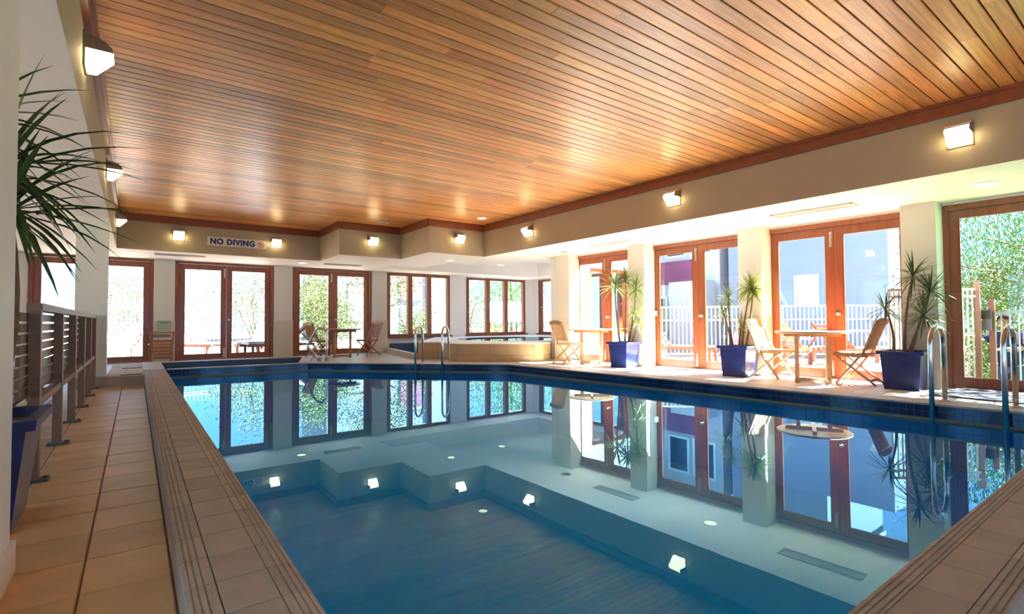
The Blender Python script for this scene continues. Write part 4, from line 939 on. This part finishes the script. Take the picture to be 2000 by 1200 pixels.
um = thing('folded_umbrella', 'folded pink umbrella on the terrace behind the yellow-green dracaena', 'umbrella', (10.3, 5.78, -0.03))
part('pole', MB().tube([(0, 0, 0), (0, 0, 1.2)], 0.02, 8), M_BARK, um); part('base', MB().lathe([(0.25, 0), (0.25, 0.05), (0.05, 0.09)], 20), M_GREY, um)
g = MB(); n = 20; prof = [(0.25, 0.12), (0.22, 0.35), (0.16, 0.6), (0.09, 0.82), (0.02, 0.95)]
vs_ = [(r * (1 + 0.22 * (k % 2)) * math.cos(2 * math.pi * k / n), r * (1 + 0.22 * (k % 2)) * math.sin(2 * math.pi * k / n), z) for r, z in prof for k in range(n)]
g.add(vs_, [(i * n + k, i * n + (k + 1) % n, (i + 1) * n + (k + 1) % n, (i + 1) * n + k) for i in range(4) for k in range(n)]); part('canopy', g, M_UMB, um)

# gate outside the wide door
gt = thing('garden_gate', 'peach-painted steel gate and side panel outside the wide glass door', 'gate', (9.55, 1.90, -0.75))
dg = Vector((0.78, -0.62, 0)).normalized(); dl = Vector((-0.75, 0.66, 0)).normalized()
part('post', MB().box(-0.03, 0.03, -0.03, 0.03, 0, 2.2), M_GATE, gt); p2 = Vector((0.17, -0.12, 0)); part('post', MB().box(p2.x - 0.032, p2.x + 0.032, p2.y - 0.032, p2.y + 0.032, 0, 1.93), M_GATE, gt)
for z in (1.98, 2.08, 0.35): part('side_rail', MB().bar((0, 0, z), tuple(dl * 1.2 + Vector((0, 0, z))), 0.03, 0.035), M_FENCE, gt)
for k in range(1, 19): q = dl * 0.065 * k; part('picket', MB().box(q.x - 0.009, q.x + 0.009, q.y - 0.009, q.y + 0.009, 0.2, 2.1), M_FENCE, gt)
part('top_rail', MB().bar(tuple(p2 + Vector((0, 0, 1.74))), tuple(p2 + dg * 1.2 + Vector((0, 0, 1.80))), 0.03, 0.04), M_GREY, gt); part('bottom_rail', MB().bar(tuple(p2 + Vector((0, 0, 0.3))), tuple(p2 + dg * 1.2 + Vector((0, 0, 0.3))), 0.03, 0.04), M_GREY, gt)
for k in range(1, 10): q = p2 + dg * 0.12 * k; part('picket', MB().box(q.x - 0.008, q.x + 0.008, q.y - 0.008, q.y + 0.008, 0.3, 1.74), M_FENCE, gt)
lk = part('lock_box', MB().box(0.06, 0.14, -0.12, -0.03, 1.50, 1.66), M_GREY, gt); part('lock_cover', MB().box(0.055, 0.145, -0.125, -0.025, 1.66, 1.78), mat('black_cover', (0.015, 0.015, 0.015)), gt)

# person beyond the gate
pe = thing('person', 'person in navy shirt and jeans reaching for the gate latch', 'person', (10.86, 1.80, -0.75), R(62))
def skin_mesh(name, verts, edges, m, parent, sub=2):
    me = bpy.data.meshes.new(name); me.from_pydata([v[0] for v in verts], edges, []); me.materials.append(m)
    o = link(name, me, parent); md = o.modifiers.new('skin', 'SKIN'); md.use_smooth_shade = True
    for i, v in enumerate(verts):
        sv = me.skin_vertices[0].data[i]; sv.radius = v[1] if isinstance(v[1], tuple) else (v[1], v[1]); sv.use_root = (i == 0)
    o.modifiers.new('sub', 'SUBSURF').levels = sub; o.modifiers['sub'].render_levels = sub
    return o
# faces +y; person's own frame
bv = [((0, 0, 0.95), 0.085), ((0, 0.01, 1.15), 0.09), ((0, 0.02, 1.36), 0.10), ((0, 0.03, 1.47), 0.06), ((0, 0.055, 1.54), 0.055), ((0, 0.08, 1.62), (0.075, 0.09)), ((0, 0.085, 1.70), (0.06, 0.075)),
      ((-0.19, 0.02, 1.40), 0.06), ((-0.25, 0.14, 1.20), 0.045), ((-0.20, 0.36, 1.20), 0.035), ((-0.19, 0.43, 1.20), 0.03),
      ((0.19, 0.02, 1.40), 0.06), ((0.24, 0.20, 1.30), 0.045), ((0.18, 0.46, 1.38), 0.034), ((0.17, 0.54, 1.40), 0.03),
      ((-0.095, 0, 0.88), 0.07), ((-0.11, 0.03, 0.50), 0.055), ((-0.11, -0.01, 0.09), 0.045), ((-0.12, 0.14, 0.035), 0.035),
      ((0.095, 0, 0.88), 0.07), ((0.11, 0.02, 0.50), 0.055), ((0.11, -0.03, 0.09), 0.045), ((0.12, 0.12, 0.035), 0.035)]
be = [(0, 1), (1, 2), (2, 3), (3, 4), (4, 5), (5, 6), (2, 7), (7, 8), (8, 9), (9, 10), (2, 11), (11, 12), (12, 13), (13, 14), (0, 15), (15, 16), (16, 17), (17, 18), (0, 19), (19, 20), (20, 21), (21, 22)]
for si, hx in ((10, bv[10][0]), (14, bv[14][0])):              # five fingers a hand
    for k in range(4):
        o_ = (k - 1.5) * 0.018; L = (0.07, 0.08, 0.075, 0.06)[k]; i0 = len(bv)
        bv += [((hx[0] + o_, hx[1] + 0.045, hx[2]), 0.0095), ((hx[0] + o_, hx[1] + 0.045 + L * 0.6, hx[2] - 0.012), 0.0085), ((hx[0] + o_, hx[1] + 0.04 + L, hx[2] - 0.035), 0.0075)]; be += [(si, i0), (i0, i0 + 1), (i0 + 1, i0 + 2)]
    i0 = len(bv); s_ = 1 if hx[0] < 0 else -1
    bv += [((hx[0] + s_ * 0.035, hx[1] + 0.015, hx[2]), 0.011), ((hx[0] + s_ * 0.05, hx[1] + 0.05, hx[2] - 0.01), 0.009)]; be += [(si, i0), (i0, i0 + 1)]
skin_mesh('body', bv, be, M_SKIN, pe, 1)
shv = [((0, 0, 0.86), 0.165), ((0, 0.01, 1.12), 0.155), ((0, 0.02, 1.34), 0.165), ((0, 0.03, 1.45), 0.085), ((-0.19, 0.02, 1.40), 0.08), ((-0.245, 0.13, 1.21), 0.065), ((0.19, 0.02, 1.40), 0.08), ((0.235, 0.18, 1.31), 0.065)]
skin_mesh('shirt', shv, [(0, 1), (1, 2), (2, 3), (2, 4), (4, 5), (2, 6), (6, 7)], M_SHIRT, pe)
jv = [((0, 0, 0.95), 0.15), ((-0.095, 0, 0.86), 0.105), ((-0.11, 0.03, 0.50), 0.08), ((-0.11, -0.01, 0.08), 0.065), ((0.095, 0, 0.86), 0.105), ((0.11, 0.02, 0.50), 0.08), ((0.11, -0.03, 0.08), 0.065)]
skin_mesh('jeans', jv, [(0, 1), (1, 2), (2, 3), (0, 4), (4, 5), (5, 6)], M_JEANS, pe)
g = MB(); vs_ = []; fs_ = []; nu, nv = 18, 9
for j in range(nv + 1):
    for k in range(nu):
        b = 2 * math.pi * k / nu; a = R(lerp(112, 62, (1 + math.sin(b)) / 2)) * j / nv          # longer at the nape, short over the brow
        vs_.append((0.093 * math.sin(a) * math.cos(b), 0.068 + 0.112 * math.sin(a) * math.sin(b), 1.625 + 0.118 * math.cos(a)))
for j in range(nv):
    for k in range(nu): fs_.append((j * nu + k, (j + 1) * nu + k, (j + 1) * nu + (k + 1) % nu, j * nu + (k + 1) % nu))
g.add(vs_, fs_); part('hair', g, M_HAIR, pe, True)
part('nose', MB().add([(-0.014, 0.155, 1.60), (0.014, 0.155, 1.60), (0, 0.19, 1.595), (0, 0.16, 1.64)], [(0, 1, 2), (0, 2, 3), (1, 3, 2), (0, 3, 1)]), M_SKIN, pe)
for s in (-1, 1): part('eye', MB().lathe([(0.002, -0.008), (0.012, -0.004), (0.012, 0.004), (0.002, 0.008)], 10, (s * 0.032, 0.158, 1.635)), M_HAIR, pe); part('ear', MB().lathe([(0.005, -0.028), (0.016, -0.01), (0.018, 0.012), (0.006, 0.03)], 8, (s * 0.08, 0.07, 1.62)), M_SKIN, pe)
part('mouth', MB().box(-0.022, 0.022, 0.155, 0.166, 1.563, 1.571), mat('lips', (0.35, 0.12, 0.10)), pe)
part('belt', MB().lathe([(0.13, 0.93), (0.135, 0.95), (0.13, 0.97)], 18), M_HAIR, pe)
